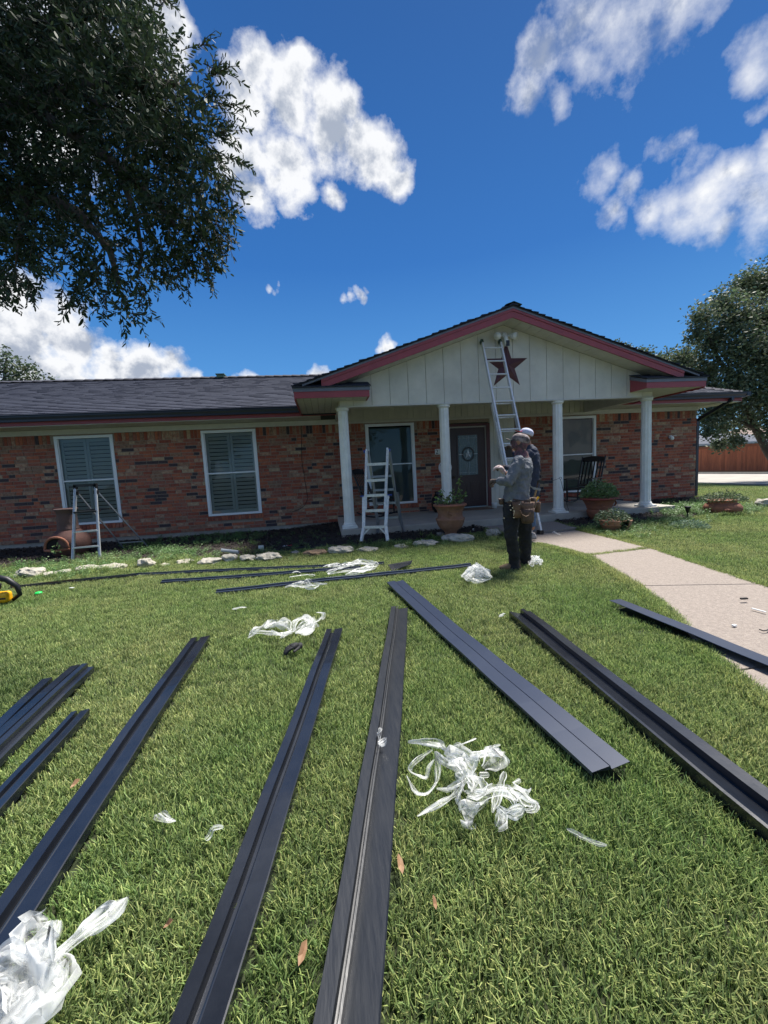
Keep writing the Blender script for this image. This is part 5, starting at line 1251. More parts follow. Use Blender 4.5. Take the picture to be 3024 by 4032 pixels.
# ------------------------------------------------------------------ rocking chairs
chb = mat('chair_black', (.010,.010,.013), .35)
def rocking_chair(loc, rz, label):
    e = thing('rocking_chair', (0,0,0), label, 'rocking chair', 'black rocking chairs on the porch')
    for s in (-1,1):
        x = s*.27
        MB().tube([(x+.0, -.42+.84*t, .055+.10*(2*t-1)**2+.02) for t in [k/10 for k in range(11)]], .018, 8).build('rocker', chb, e)
        MB().tube([(x,-.25,.09),(x,-.26,.40),(x,-.26,.62)], [.018,.022,.018], 8).build('leg', chb, e); MB().tube([(x,.22,.09),(x*.96,.26,.42)], .018, 8).build('leg', chb, e)
        MB().tube([(x*.93,.22,.40),(x*.96,.36,.78),(x*1.0,.50,1.14)], [.020,.020,.016], 8).build('back_post', chb, e)
        MB().bar((x*1.06,-.31,.635),(x*1.02,.33,.645), .075,.02).build('armrest', chb, e)
    bevel(MB().box(-.27,.27,-.28,.26,.40,.425).build('seat', chb, e), .006)
    for z_, y_ in ((.22,-.255),(.24,.24),(.32,-.258)): MB().tube([(-.27,y_,z_),(.27,y_,z_)], .012, 8).build('stretcher', chb, e)
    cr = MB(); n = 10
    for k in range(n):
        x0, x1 = -.255+.51*k/n, -.255+.51*(k+1)/n; h = lambda x: .035*(1-(x/.255)**2)
        cr.add([(x0,.465,1.02),(x1,.465,1.02),(x1,.485+.004,1.11+h(x1)),(x0,.489,1.11+h(x0)),(x0,.49,1.01),(x1,.49,1.01),(x1,.514,1.105+h(x1)),(x0,.514,1.105+h(x0))], [(0,1,2,3),(5,4,7,6),(3,2,6,7),(1,0,4,5)])
    cr.build('crest_rail', chb, e)
    MB().bar((-.25,.245,.47),(.25,.245,.47), .02,.05).build('lower_rail', chb, e)
    for k in range(6): x = -.20+.08*k; MB().bar((x,.25,.49),(x,.475,1.04), .032,.012, up=(0,-1,.4)).build('back_slat', chb, e)
    e.location = loc; e.rotation_euler.z = rz; return e
rocking_chair((5.97, 8.87, .195), math.radians(-60), 'black rocking chair by the right window, turned towards the door')
rocking_chair((1.15, 9.12, .195), math.radians(58), 'black rocking chair at the left end of the porch behind the ladder')

# ------------------------------------------------------------------ ladders
alu = mat('ladder_aluminium', (.66,.68,.70), .38, (.52,.54,.56), 14, .8, metal=.35)
alu_p = mat('ladder_paint_spattered', (.50,.52,.54), .45, (.76,.75,.70), 24, 1, metal=.35)
alu_d = mat('ladder_aluminium_dull', (.26,.28,.31), .4, metal=.6)
blue_p = mat('ladder_blue', (.02,.05,.28), .45)
# multi-position ladder
f1, f2 = G(1422,2142), G(1527,2142); r1, r2 = G(1486,2104), G(1590,2094)
t1, t2 = UY(1443,1775,7.42), UY(1527,1772,7.35); t1.z = t2.z = (t1.z+t2.z)/2
f1.z = f2.z = gz(.8,7.1)+.02
ml = thing('folding_ladder', (f1+f2)/2, 'tall paint spattered multi position ladder standing before the porch window', 'ladder')
rad_ = (r1+r2)/2
r1 = Vector((t1.x+.22, 8.55, .06)); r2 = Vector((t2.x+.24, 8.30, .06)); r1, r2 = UY(1487,2112,7.66), UY(1592,2096,7.60)
r1.z = r2.z = .075
def rail_pts(t, f, flare): # inner straight section then flared foot
    k = .52; m1 = t.lerp(f, k) - flare*.0; a = t + (f-t)*k; return [t, a-flare, a-flare, f]
sd_ = (t2-t1).normalized()
def mrails(tA, tB, fA, fB, m, nm):
    out = []
    for t, f, s in ((tA,fA,1),(tB,fB,-1)):
        fl_ = sd_*s*.035; k1, k2, k3 = .50, .66, .84
        narrow = lambda k: t.lerp(f, k) + fl_*(2.0*k)
        MB().bar(t, narrow(k2), .045,.026).build('upper_rail', m, ml)
        MB().bar(narrow(k1)-fl_*1.0, t.lerp(f,k3)+fl_*.9, .055,.030).bar(t.lerp(f,k3)+fl_*.9, f, .055,.030).build('lower_rail', m, ml)
        MB().bar(f+(t-f)*.012, f-(t-f)*.004, .066,.045).build('foot', blk, ml)
mrails(t1,t2,f1,f2,alu_p,'f'); mrails(t1+Vector((.03,.03,0)),t2+Vector((.03,.03,0)),r1,r2,alu_d,'r')
for k in (.155,.335,.50,.665):
    a, b = t1.lerp(f1,k)+sd_*.07*k, t2.lerp(f2,k)-sd_*.07*k; MB().bar(a, b, .035,.045).build('rung', alu_p, ml)
a, b = t1.lerp(f1,.84)+sd_*.03, t2.lerp(f2,.84)-sd_*.03; MB().bar(a, b, .04,.045).build('rung', alu_p, ml)
MB().bar(a+sd_*.10-Vector((0,0,.02)), t1.lerp(f1,.93)+sd_*.01, .03,.022).build('brace', alu_p, ml); MB().bar(b-sd_*.10-Vector((0,0,.02)), t2.lerp(f2,.93)-sd_*.01, .03,.022).build('brace', alu_p, ml)
for k in (.30,.46,.62,.80):
    a, b = t1.lerp(r1,k)+sd_*.07*k, t2.lerp(r2,k)-sd_*.07*k; MB().bar(a, b, .03,.04).build('rung', alu_d, ml)
for t in (t1, t2):
    s = -1 if t is t1 else 1
    MB().tube([t+sd_*s*.01+Vector((0,.02,-.01)), t+sd_*s*.05+Vector((0,.02,-.01))], .028, 12).build('hinge_knob', blue_p, ml)
    MB().tube([t-sd_*s*.02+Vector((0,.02,0)), t+sd_*s*.012+Vector((0,.02,0))], .042, 14).build('hinge', alu, ml)
for t, f, s in ((t1,f1,-1),(t2,f2,1)):
    q_ = t.lerp(f,.50); MB().bar(q_-sd_*.01+Vector((0,-.03,0)), q_+sd_*s*.07+Vector((0,-.03,-.004)), .02,.02).build('lock_pin', blue_p, ml)
# small step ladder
A1, A2 = G(287,2215), G(394,2205); B2, B1 = G(492,2160), G(385,2182)
T1, T2 = UY(297,1920,A1.y+.35), UY(376,1915,A1.y+.35); T1.z = T2.z = (T1.z+T2.z)/2; sl_ = thing('step_ladder', (A1+A2)/2, 'small aluminium step ladder with black top tray near the left window', 'step ladder')
for a, t in ((A1,T1),(A2,T2)):
    MB().bar(a, t, .035,.045).build('front_rail', alu, sl_); MB().bar(a+Vector((.0,-.024,0)), t+Vector((0,-.024,0)), .010,.004).build('rail_groove', alu_d, sl_); MB().bar(a, a.lerp(t,.02), .05,.055).build('foot', blk, sl_)
B1 = Vector((A1.x+.38, A1.y+1.05, gz(A1.x,A1.y+1))); B2 = Vector((A2.x+.42, A2.y+1.0, gz(A2.x,A2.y+1)))
for b, t in ((B1,T1),(B2,T2)): MB().bar(b, t+Vector((.01,.03,-.10)), .022,.022).build('rear_leg', alu_d, sl_)
for k in (.19,.40): MB().bar(A1.lerp(T1,k), A2.lerp(T2,k), .08,.022).build('step', alu, sl_)
mm_ = MB().bar(A1.lerp(T1,.66)+Vector((0,.05,0)), A2.lerp(T2,.66)+Vector((.0,.05,0)), .20,.03); mm_.build('platform', blk, sl_)
MB().bar(A1.lerp(T1,.66)+Vector((.1,.18,.02)), A2.lerp(T2,.66)+Vector((.12,.2,.02)), .05,.03).build('tray_arm', blk, sl_)
MB().bar(T1+Vector((-.02,0,.03)), T2+Vector((.02,0,.03)), .06,.05).build('top_handle', blk, sl_)
for t in (T1,T2): MB().box(t.x-.03,t.x+.03,t.y-.035,t.y+.03,t.z-.13,t.z-.07).box(t.x-.025,t.x+.025,t.y-.03,t.y+.03,t.z-.03,t.z+.04).build('hinge', blk, sl_)
MB().bar(B1.lerp(T1,.12), B2.lerp(T2,.12), .02,.02).build('rear_brace', alu_d, sl_)
# extension ladder leaning on the gable
eu = thing('extension_ladder', (3.46,6.64,.03), 'long aluminium extension ladder leaning against the gable beside the star', 'ladder')
Ta, Tb = UY(1897,1352,7.79), UY(1969,1352,7.79); Ta.z = Tb.z = (Ta.z+Tb.z)/2
Fb = Vector((3.63,6.62,.09)); Fa = Vector((3.63-.42,6.64,.09)); sx_ = Vector((1,0,0))
up_e = (Ta-Fa).normalized(); nrm_e = sx_.cross(up_e).normalized()
if nrm_e.y > 0: nrm_e = -nrm_e
kf = .30
for t, f in ((Ta,Fa),(Tb,Fb)):
    ins = sx_*(.025 if t is Ta else -.025)
    lo = f.lerp(t, .26)+nrm_e*.045+ins*.5
    MB().bar(lo, t+nrm_e*.02, .03,.065, up=nrm_e).build('fly_rail', alu, eu)
    hi = f.lerp(t, .66); MB().bar(f-ins*.3, hi-ins*.3-nrm_e*.02, .034,.07, up=nrm_e).build('base_rail', alu_p, eu)
    MB().bar(t+nrm_e*.02-up_e*.01, t+nrm_e*.02+up_e*.06-nrm_e*.02, .045,.075, up=nrm_e).build('rail_cap', mat('cap_green', (.03,.07,.05), .5), eu)
    MB().box(f.x-.035,f.x+.04,f.y-.05,f.y+.05,.03,.10).build('foot', blk, eu)
for k in range(10):
    q_ = .965-k*.0755
    if q_ < .27: break
    a, b = Fa.lerp(Ta,q_)+nrm_e*.045, Fb.lerp(Tb,q_)+nrm_e*.045; MB().tube([a,b], .017, 8).build('rung', alu, eu)
for k in range(4,13):
    q_ = .965-k*.0755-.004
    if q_ < .03: break
    a, b = Fa.lerp(Ta,q_)-nrm_e*.02, Fb.lerp(Tb,q_)-nrm_e*.02; MB().tube([a,b], .015, 8).build('rung', alu_p, eu)
for t, f in ((Ta,Fa),(Tb,Fb)): q_ = f.lerp(t,.55); MB().bar(q_+nrm_e*.0, q_+up_e*.16+nrm_e*.05, .03,.02).build('rung_lock', alu_d, eu)

# ------------------------------------------------------------------ people
def loft(mb, rings, s, f, n=22):
    """rings: (centre, half width along s, half depth along f)"""
    s, f = Vector(s), Vector(f); vs = []; fs = []
    for c, w, d in rings:
        for k in range(n): a = 2*PI*k/n; vs.append(Vector(c)+s*(w*math.cos(a))+f*(d*math.sin(a)))
    for i in range(len(rings)-1):
        for k in range(n): k2 = (k+1) % n; fs.append((i*n+k,i*n+k2,(i+1)*n+k2,(i+1)*n+k))
    fs.append(tuple(range(n))[::-1]); fs.append(tuple((len(rings)-1)*n+k for k in range(n))); return mb.add(vs, fs)
wr_tex = bpy.data.textures.new('cloth_folds', 'CLOUDS'); wr_tex.noise_scale = .055; wr_tex.noise_depth = 2
def cloth(o, vox=.012, wr=.012, smooth=4):
    r = o.modifiers.new('remesh', 'REMESH'); r.mode = 'VOXEL'; r.voxel_size = vox; r.use_smooth_shade = True
    s = o.modifiers.new('smooth', 'SMOOTH'); s.factor = .5; s.iterations = smooth
    if wr: d = o.modifiers.new('folds', 'DISPLACE'); d.texture = wr_tex; d.texture_coords = 'LOCAL'; d.strength = wr; d.mid_level = .5
    return o
skin_m = mat('skin', (.30,.15,.09), .55)
def head_parts(mb, c, fd, sd, r=.092):
    fd, sd = Vector(fd), Vector(sd); up = Vector((0,0,1))
    for off, rr in ((up*.02, (r*.95)), (up*-.035+fd*.022, r*.80), (up*-.075+fd*.035, r*.50)):
        mb.blob(tuple(Vector(c)+off), rr, amp=0, seg=20, rings=14)
    mb.blob(tuple(Vector(c)+fd*(r*1.02)-up*.01), .017, amp=0, seg=10, rings=8); mb.blob(tuple(Vector(c)+fd*(r*.93)-up*.052), (.022,.022,.012), amp=0, seg=10, rings=8)
    for q in (-1,1): mb.blob(tuple(Vector(c)+sd*(q*r*.95)-up*.01), (.014,.014,.028), amp=0, seg=8, rings=8)
def person(loc, label): return thing('person', loc, label, 'person')
P = UY
# man in the grey shirt
Y1 = 4.65
fd = Vector((-.80,.60,0)); sd1 = Vector((-.60,-.80,0))
man = person(G(2035,2250), 'man in grey shirt, camouflage cap, black trousers and leather tool belt, standing on the lawn')
neck, chest = P(2055,1788,Y1), P(2050,1860,Y1)
shL, shR = P(2054,1818,Y1)+sd1*.165, P(2058,1818,Y1)-sd1*.165
elL, haL = P(2001,1900,4.47), P(1958,1890,4.60)
elR, haR = P(2060,1895,4.92), P(1990,1862,5.00)
hipL, hipR = P(2013,1990,4.60), P(2060,1990,4.74)
knL, knR = P(2011,2108,4.56), P(2068,2106,4.76)
anL, anR = P(2026,2232,4.62), P(2070,2216,4.80)
tr_rings = [(P(2034,1985,Y1),.165,.125),(P(2033,1950,Y1),.165,.13),(P(2038,1915,Y1),.17,.125),(P(2046,1875,Y1),.18,.125),(P(2053,1840,Y1),.185,.115),(P(2056,1812,Y1),.155,.09),(P(2056,1795,Y1),.075,.07)]
b = MB(); loft(b, tr_rings, sd1, fd); b.tube([P(2056,1800,Y1), P(2052,1765,Y1)], .055, 14); head_parts(b, P(2047,1742,Y1+.01), Vector((-.82,.5,.25)).normalized(), sd1)
b.tube([shL, elL, haL], [.055,.042,.032], 12).tube([shR, elR, haR], [.055,.042,.032], 12).tube([hipL,knL,anL],[.09,.06,.042],14).tube([hipR,knR,anR],[.09,.06,.042],14)
cloth(b.build('body', skin_m, man), .014, 0)
# shirt
grey = mat('shirt_grey', (.175,.185,.20), .85, (.095,.105,.125), 11, .9, bump=.5, bscale=60)
b = MB()
loft(b, [(P(2034,1974,Y1),.185,.148),(P(2033,1955,Y1),.182,.148),(P(2036,1925,Y1),.185,.142),(P(2044,1880,Y1),.195,.140),(P(2052,1843,Y1),.205,.130),(P(2056,1818,Y1),.185,.105),(P(2056,1802,Y1),.12,.085),(P(2055,1790,Y1),.076,.07)], sd1, fd)
b.tube([shL+Vector((.03,.02,.02)), shL, shL.lerp(elL,.5), elL, elL.lerp(haL,.5), elL.lerp(haL,.93)], [.07,.078,.068,.062,.054,.043], 16)
b.tube([shR, shR.lerp(elR,.5), elR, elR.lerp(haR,.9)], [.078,.068,.06,.043], 16)
cloth(b.build('shirt', grey, man), .010, .036, 3)
# trousers
blackc = mat('trousers_black', (.007,.007,.009), .85, (.018,.018,.021), 9, .8, bump=.5, bscale=60)
b = MB(); loft(b, [(P(2034,1958,Y1),.165,.13),(P(2034,1985,Y1),.175,.138),(P(2036,2015,Y1),.17,.13),(P(2037,2030,Y1),.13,.11)], sd1, fd)
b.tube([P(2018,1985,4.60), P(2014,2030,4.58), knL, P(2022,2165,4.58), P(2026,2215,4.60), P(2024,2244,4.60)], [.105,.098,.076,.068,.066,.073], 18)
b.tube([P(2056,1985,4.73), P(2062,2030,4.75), knR, P(2069,2165,4.78), P(2069,2205,4.79), P(2069,2226,4.80)], [.11,.100,.080,.070,.068,.072], 18)
cloth(b.build('trousers', blackc, man), .011, .030, 2)
# boots
boot = mat('boot_tan', (.26,.17,.09), .8, (.16,.10,.06), 14, 1, bump=.5)
for h_, tdir, nm in ((P(2030,2236,4.60), Vector((-.93,.20,0)), 'boot'), (P(2072,2224,4.80), Vector((-.93,.30,0)), 'boot')):
    h_ = Vector((h_.x,h_.y,0)); td = tdir.normalized(); b = MB(); b.tube([h_+Vector((0,0,.13)), h_+Vector((0,0,.05))], [.052,.055], 14)
    loft(b, [(h_-td*.055+Vector((0,0,.045)),.035,.04),(h_-td*.02+Vector((0,0,.05)),.042,.05),(h_+td*.06+Vector((0,0,.048)),.045,.045),(h_+td*.13+Vector((0,0,.04)),.048,.036),(h_+td*.19+Vector((0,0,.032)),.03,.024)], Vector((-td.y,td.x,0)), Vector((0,0,1)))
    cloth(b.build(nm, boot, man), .009, .006, 2)
# head wear
camo = mat('camouflage', (.30,.245,.245), .85, (.045,.038,.038), 20, 1, bump=.3, bscale=80, detail=2)
camo2 = mat('camouflage_maroon', (.19,.075,.09), .85, (.05,.038,.04), 26, 1, bump=.3, bscale=80, detail=2)
hc = P(2048,1740,Y1+.01); hf = Vector((-.82,.50,.28)).normalized(); hs = Vector((-.55,-.83,0)).normalized(); hu = hs.cross(hf)*-1
if hu.z < 0: hu = -hu
b = MB(); loft(b, [(hc-hu*.005,.088,.100),(hc+hu*.03,.094,.106),(hc+hu*.06,.088,.098),(hc+hu*.085,.066,.075),(hc+hu*.10,.03,.035)], hs, hf); cap = cloth(b.build('cap', camo, man), .008, .004, 3)
b = MB(); br = []; 
for k in range(11):
    a = -PI/2+PI*k/10; br.append((hc+hf*(.085+.085*math.cos(a))+hs*(.075*math.sin(a))-hu*(.0+.012*abs(math.sin(a)))+hu*.012))
b.add(br+[q_-hu*.006 for q_ in br], [tuple(range(11)), tuple(range(21,10,-1))]+[(i,i+1,i+12,i+11) for i in range(10)]); b.build('cap_brim', mat('brim_dark', (.05,.04,.04), .8), man)
b = MB(); loft(b, [(hc+hu*.01-hf*.002,.086,.098),(hc-hu*.04,.086,.094),(hc-hu*.08-hf*.004,.078,.082),(neck+Vector((0,0,.035)),.072,.075),(neck+Vector((-.005,.0,.0)),.088,.085),(neck-Vector((0,0,.03)),.12,.095)], hs, hf)
b.blob(tuple(hc+hf*.088-hu*.03), (.026,.026,.03), amp=0); cloth(b.build('balaclava', camo2, man), .009, .014, 2)
# gloves
wg = mat('glove_white', (.55,.50,.48), .8, (.42,.25,.23), 30, .8)
bg_ = mat('glove_brown', (.12,.085,.065), .85, (.07,.05,.04), 24, 1)
hand_mesh(None, 'glove', bg_, man, haL+Vector((.01,0,0)), (-.6,.6,-.15), (-.4,-.4,.8), 1.05, .9, 1)
hand_mesh(None, 'glove', wg, man, haR+Vector((-.0,.0,-.02)), (-.5,.1,.75), (.6,-.6,.3), 1.35, .8, -1)
# tool belt
lea = mat('leather', (.095,.045,.025), .6, (.17,.10,.06), 12, .9, bump=.5, bscale=40); lea_d = mat('leather_dark', (.05,.027,.018), .6, (.09,.05,.03), 12, .9, bump=.5)
b = MB(); rr = []
bc = P(2036,1972,Y1)
for k in range(25):
    a = 2*PI*k/24; q_ = bc+sd1*(.188*math.cos(a))+fd*(.150*math.sin(a))+Vector((0,0,-.012*math.cos(a)+.0)); rr.append(q_)
for a_, c_ in zip(rr, rr[1:]): b.bar(a_, c_, .008, .052)
belt = b.build('tool_belt', lea_d, man)
def pouch(c, w, h, d, out, m, parent, flare=1.15, name='pouch'):
    """open topped leather bag with a hollow"""
    out = Vector(out).normalized(); r_ = Vector((-out.y, out.x, 0)); c = Vector(c); b = MB(); n = 20; vs = []; fs = []
    prof = [(.55,-.5,0),(.85,-.46,0),(1.0,-.2,0),(1.0,.2,0),(flare,.5,0),(flare*.93,.5,1),(.9,.1,1),(.85,-.3,1)]
    for (k_, z_, _) in prof:
        for i in range(n): a = 2*PI*i/n; x_ = math.copysign(abs(math.cos(a))**.7, math.cos(a)); y_ = math.copysign(abs(math.sin(a))**.7, math.sin(a)); vs.append(c + r_*(x_*w/2*k_) + out*(d/2+y_*d/2*k_) + Vector((0,0,z_*h)))
    for j in range(len(prof)-1):
        for i in range(n): i2 = (i+1) % n; fs.append((j*n+i,j*n+i2,(j+1)*n+i2,(j+1)*n+i))
    fs.append(tuple(range(n))[::-1]); fs.append(tuple((len(prof)-1)*n+i for i in range(n))); b.add(vs, fs); return b.build(name, m, parent, True)
o1 = Vector((.15,-1,0)); pc = P(2062,2012,Y1-.20)
pouch(P(2035,2005,Y1-.17), .11, .19, .075, (-.15,-1,0), lea, belt); pouch(P(2066,2004,Y1-.18), .16, .16, .09, (.2,-1,0), lea, belt); pouch(P(2066,2030,Y1-.20), .15, .17, .10, (.2,-1,0), lea_d, belt, 1.1)
b = MB(); q0, q1, q2, q3, q4 = [P(u,v,Y1-.34) for u,v in ((2048,2010),(2055,2026),(2070,2034),(2084,2028),(2089,2016))]; b.tube([q0,q1,q2,q3,q4], .006, 6).build('pouch_strap', lea, belt)
b = MB()
for k in range(26): x_ = rng.uniform(2046,2084); z_ = rng.uniform(1983,1992); a = P(x_, z_, Y1-.22-rng.uniform(0,.05)); b.tube([a, a+Vector((rng.uniform(-.02,.02), rng.uniform(-.01,.01), rng.uniform(.0,.03)))], .0025, 4)
b.build('nails', alu_d, belt)
MB().bar(P(2020,1967,Y1-.19), P(2092,1979,Y1-.17), .012,.022).build('pouch_flap', lea_d, belt)
b = MB()
for u, v in ((2011,2008),(2024,2012),(2023,2038),(2018,2000),(2012,1972),(2008,1990),(1984,2040)): 
    a = P(u,v,Y1-.27 if u > 1990 else Y1-.13); b.tube([a+Vector((0,.012,0)), a-Vector((0,.004,0))], .007, 8)
b.build('rivets', mat('rivet_bright', (.75,.72,.65), .25, metal=1), belt)
MB().bar(P(2022,2030,Y1-.262), P(2026,2010,Y1-.262), .004,.004).build('pouch_key', mat('rivet_bright', (0,0,0)), belt)
pouch(P(1982,1975,Y1+.0), .09, .07, .05, (-.9,.1,0), lea_d, belt)
pouch(P(2104,1998,Y1+.20), .10, .13, .07, (.9,-.25,0), lea, belt); pouch(P(2090,1980,Y1+.05), .10, .13, .06, (.7,-.7,0), lea_d, belt)
# tools in the belt
hm = thing('hammer', P(2112,1960,4.84), 'claw hammer hanging head up in the tool belt', 'hammer')
MB().tube([P(2098,1975,4.84), P(2113,1925,4.84)], .011, 8).build('handle', mat('wood_handle', (.35,.22,.10), .5), hm)
MB().bar(P(2098,1922,4.84), P(2128,1928,4.84), .024,.028).bar(P(2098,1922,4.84), P(2090,1915,4.84), .02,.012).build('hammer_head', mat('steel', (.25,.25,.26), .35, metal=.9), hm)
yl = mat('tool_yellow', (.80,.42,.01), .4)
pl = thing('utility_knife', P(2115,1970,4.83), 'yellow handled tool slanting out of the tool belt', 'tool'); MB().bar(P(2104,1978,4.83), P(2127,1950,4.83), .016,.022).build('handle', yl, pl); MB().bar(P(2122,1956,4.825), P(2128,1949,4.825), .017,.023).build('handle_end', blk, pl)
pb = thing('pry_bar', P(2130,1895,4.86), 'black pry bar sticking out behind the tool belt', 'tool'); MB().bar(P(2118,1893,4.86), P(2143,1902,4.86), .02,.035).build('bar_head', blk, pb); MB().tube([P(2119,1895,4.86), P(2112,1935,4.86), P(2106,1975,4.86)], .009, 8).build('bar_shaft', lea_d, pb)
# second man holding the ladder
Y2 = 6.15
fd2 = Vector((-.93,.36,0)); sd2 = Vector((-.36,-.93,0))
m2 = person(G(2100,2098), 'man in white cap and dark blue jacket holding the long ladder')
dn = mat('jacket_navy', (.012,.018,.040), .8, (.02,.03,.06), 9, .8, bump=.4); jean = mat('jeans_blue', (.045,.085,.17), .85, (.08,.14,.24), 10, .8, bump=.4)
nk2 = P(2082,1756,Y2); s2L, s2R = P(2086,1782,Y2)+sd2*.17, P(2088,1782,Y2)-sd2*.17
e2L, h2L = P(2040,1850,5.95), P(1984,1838,6.45); e2R, h2R = P(2055,1850,6.35), P(2020,1770,6.72)
k2L, a2L = P(2090,2040,6.1), P(2096,2085,6.12); k2R, a2R = P(2088,2035,6.30), P(2086,2082,6.34)
b = MB(); loft(b, [(P(2088,1940,Y2),.15,.11),(P(2087,1890,Y2),.15,.11),(P(2089,1820,Y2),.17,.115),(P(2088,1780,Y2),.15,.09),(P(2084,1765,Y2),.07,.07)], sd2, fd2); b.tube([P(2083,1770,Y2), P(2076,1735,Y2)], .052, 12); head_parts(b, P(2070,1716,Y2), Vector((-.9,.3,.25)).normalized(), sd2, .09)
b.tube([s2L,e2L,h2L],[.05,.04,.03],10).tube([s2R,e2R,h2R],[.05,.04,.03],10).tube([P(2090,1945,6.1),k2L,a2L],[.085,.06,.042],12).tube([P(2088,1945,6.25),k2R,a2R],[.085,.06,.042],12)
cloth(b.build('body', skin_m, m2), .015, 0)
b = MB(); loft(b, [(P(2090,1965,Y2),.17,.13),(P(2089,1900,Y2),.17,.135),(P(2091,1835,Y2),.185,.14),(P(2091,1790,Y2),.18,.125),(P(2088,1768,Y2),.12,.10),(P(2080,1752,Y2),.075,.075)], sd2, fd2)
b.blob(tuple(P(2094,1776,Y2-.05)), (.085,.10,.075), amp=0); b.tube([s2L,s2L.lerp(e2L,.5),e2L,e2L.lerp(h2L,.86)],[.075,.065,.055,.042],14).tube([s2R,e2R,e2R.lerp(h2R,.86)],[.072,.055,.042],14)
cloth(b.build('jacket', dn, m2), .013, .024, 3)
b = MB(); loft(b, [(P(2090,1950,Y2),.16,.12),(P(2090,1985,Y2),.16,.12)], sd2, fd2); b.tube([P(2092,1965,6.08),k2L,P(2097,2072,6.11)],[.095,.072,.062],14).tube([P(2088,1965,6.25),k2R,P(2087,2070,6.33)],[.095,.072,.062],14)
cloth(b.build('jeans', jean, m2), .013, .022, 3)
snk = mat('sneaker_grey', (.35,.34,.34), .7, (.16,.15,.15), 20, 1)
for an in (a2L, a2R):
    h_ = Vector((an.x,an.y,.045)); td = fd2; b = MB(); loft(b, [(h_-td*.06+Vector((0,0,.04)),.032,.038),(h_+Vector((0,0,.05)),.04,.05),(h_+td*.08+Vector((0,0,.04)),.045,.036),(h_+td*.17+Vector((0,0,.028)),.03,.022)], Vector((-td.y,td.x,0)), Vector((0,0,1))); b.tube([h_+Vector((0,0,.04)),h_+Vector((0,0,.11))],.045,12); cloth(b.build('sneaker', snk, m2), .009, 0, 2)
h2 = P(2072,1712,Y2); hf2 = Vector((-.88,.32,.35)).normalized(); hs2 = Vector((-.34,-.94,0)).normalized(); hu2 = hs2.cross(hf2); hu2 = hu2 if hu2.z > 0 else -hu2
b = MB(); loft(b, [(h2+hu2*.0,.088,.1),(h2+hu2*.03,.094,.106),(h2+hu2*.065,.086,.096),(h2+hu2*.09,.062,.07),(h2+hu2*.104,.028,.032)], hs2, hf2); cloth(b.build('cap', mat('cap_white', (.50,.52,.66), .8), m2), .008, .004, 3)
b = MB(); br = [(h2+hf2*(.085+.095*math.cos(-PI/2+PI*k/10))+hs2*(.075*math.sin(-PI/2+PI*k/10))+hu2*.018) for k in range(11)]; b.add(br+[q_-hu2*.006 for q_ in br], [tuple(range(11)), tuple(range(21,10,-1))]+[(i,i+1,i+12,i+11) for i in range(10)]); b.build('cap_brim', mat('brim_red', (.60,.03,.03), .7), m2)
for s_ in (-1,1): MB().blob(tuple(P(2070,1716,Y2)+Vector((-.9,.3,.25)).normalized()*.082+sd2*(.03*s_)+Vector((0,0,.012))), .011, amp=0, seg=10, rings=8).build('eye', mat('eye_white', (.7,.7,.68), .2), m2, True)
hand_mesh(None, 'glove', bg_, m2, h2L, (-.75,.55,.1), (-.2,-.3,.9), 1.1, .9, 1); hand_mesh(None, 'glove', bg_, m2, h2R, (-.3,.6,.6), (.4,-.5,.4), 1.1, .9, -1)

# ------------------------------------------------------------------ fence, far houses
fenceT = thing('cedar_fence', (28.4,26,-.17), 'new reddish cedar picket fence beyond the side street', 'fence')
ced = mat('cedar', (.56,.17,.065), .7, (.38,.10,.04), 3, 1, stretch=(6,6,.5), per=.25, bump=.3)
ced2 = mat('cedar_dark', (.34,.10,.04), .7, per=.1)
pm = MB().box(0,.02,-.068,.068,0,1.80); pme = bpy.data.meshes.new('picket'); pme.from_pydata(pm.v, [], pm.f); pme.materials.append(ced)
y = 12.0; k = 0
while y < 36.5:
    o = link('picket', pme, fenceT); o.location = Vector((28.35+rng.uniform(-.004,.004), y, -.17+rng.uniform(-.01,.01))) - fenceT.location; y += .142; k += 1
MB().box(28.30,28.42,12,36.5,1.63,1.67).build('cap_rail', ced2, fenceT); MB().box(28.33,28.35,12,36.5,1.50,1.62).build('trim_board', ced2, fenceT)
MB().box(28.33,28.352,12,36.5,-.28,-.12).build('kick_board', ced2, fenceT)
for y in np.arange(12, 37, 2.4): MB().box(28.38,28.47,y,y+.09,-.3,1.60).build('post', ced2, fenceT)
def far_house(loc, L, W, h, rh, wallm, roofm, label, vent=False):
    e = thing('neighbour_house', loc, label, 'house'); x, y, z = loc; b = MB().box(x-L/2,x+L/2,y-W/2,y+W/2,z,z+h); b.build('wall', wallm, e)
    o_ = .5; b = MB().add([(x-L/2-o_,y-W/2-o_,z+h),(x+L/2+o_,y-W/2-o_,z+h),(x+L/2+o_,y+W/2+o_,z+h),(x-L/2-o_,y+W/2+o_,z+h),(x-L/2+W/2,y,z+h+rh),(x+L/2-W/2,y,z+h+rh)], [(0,1,5,4),(1,2,5),(2,3,4,5),(3,0,4),(0,3,2,1)]); r = b.build('roof', roofm, e)
    MB().box(x-L/2-o_,x+L/2+o_,y-W/2-o_-.02,y-W/2-o_,z+h-.2,z+h).build('fascia_board', cream_trim, e)
    for k in range(3): xx = x-L/3+k*L/3; MB().box(xx-.7,xx+.7,y-W/2-.03,y-W/2+.02,z+.9,z+2.1).build('window', dark_in, e)
    if vent: MB().box(x-2.5,x-2.1,y-.2,y+.2,z+h+rh-.5,z+h+rh+.5).build('chimney', terra, e)
greyr = mat('far_roof_grey', (.085,.095,.125), .9, (.06,.07,.09), 2, 1); brownr = mat('far_roof_brown', (.26,.19,.16), .9, (.20,.15,.13), 2, 1)
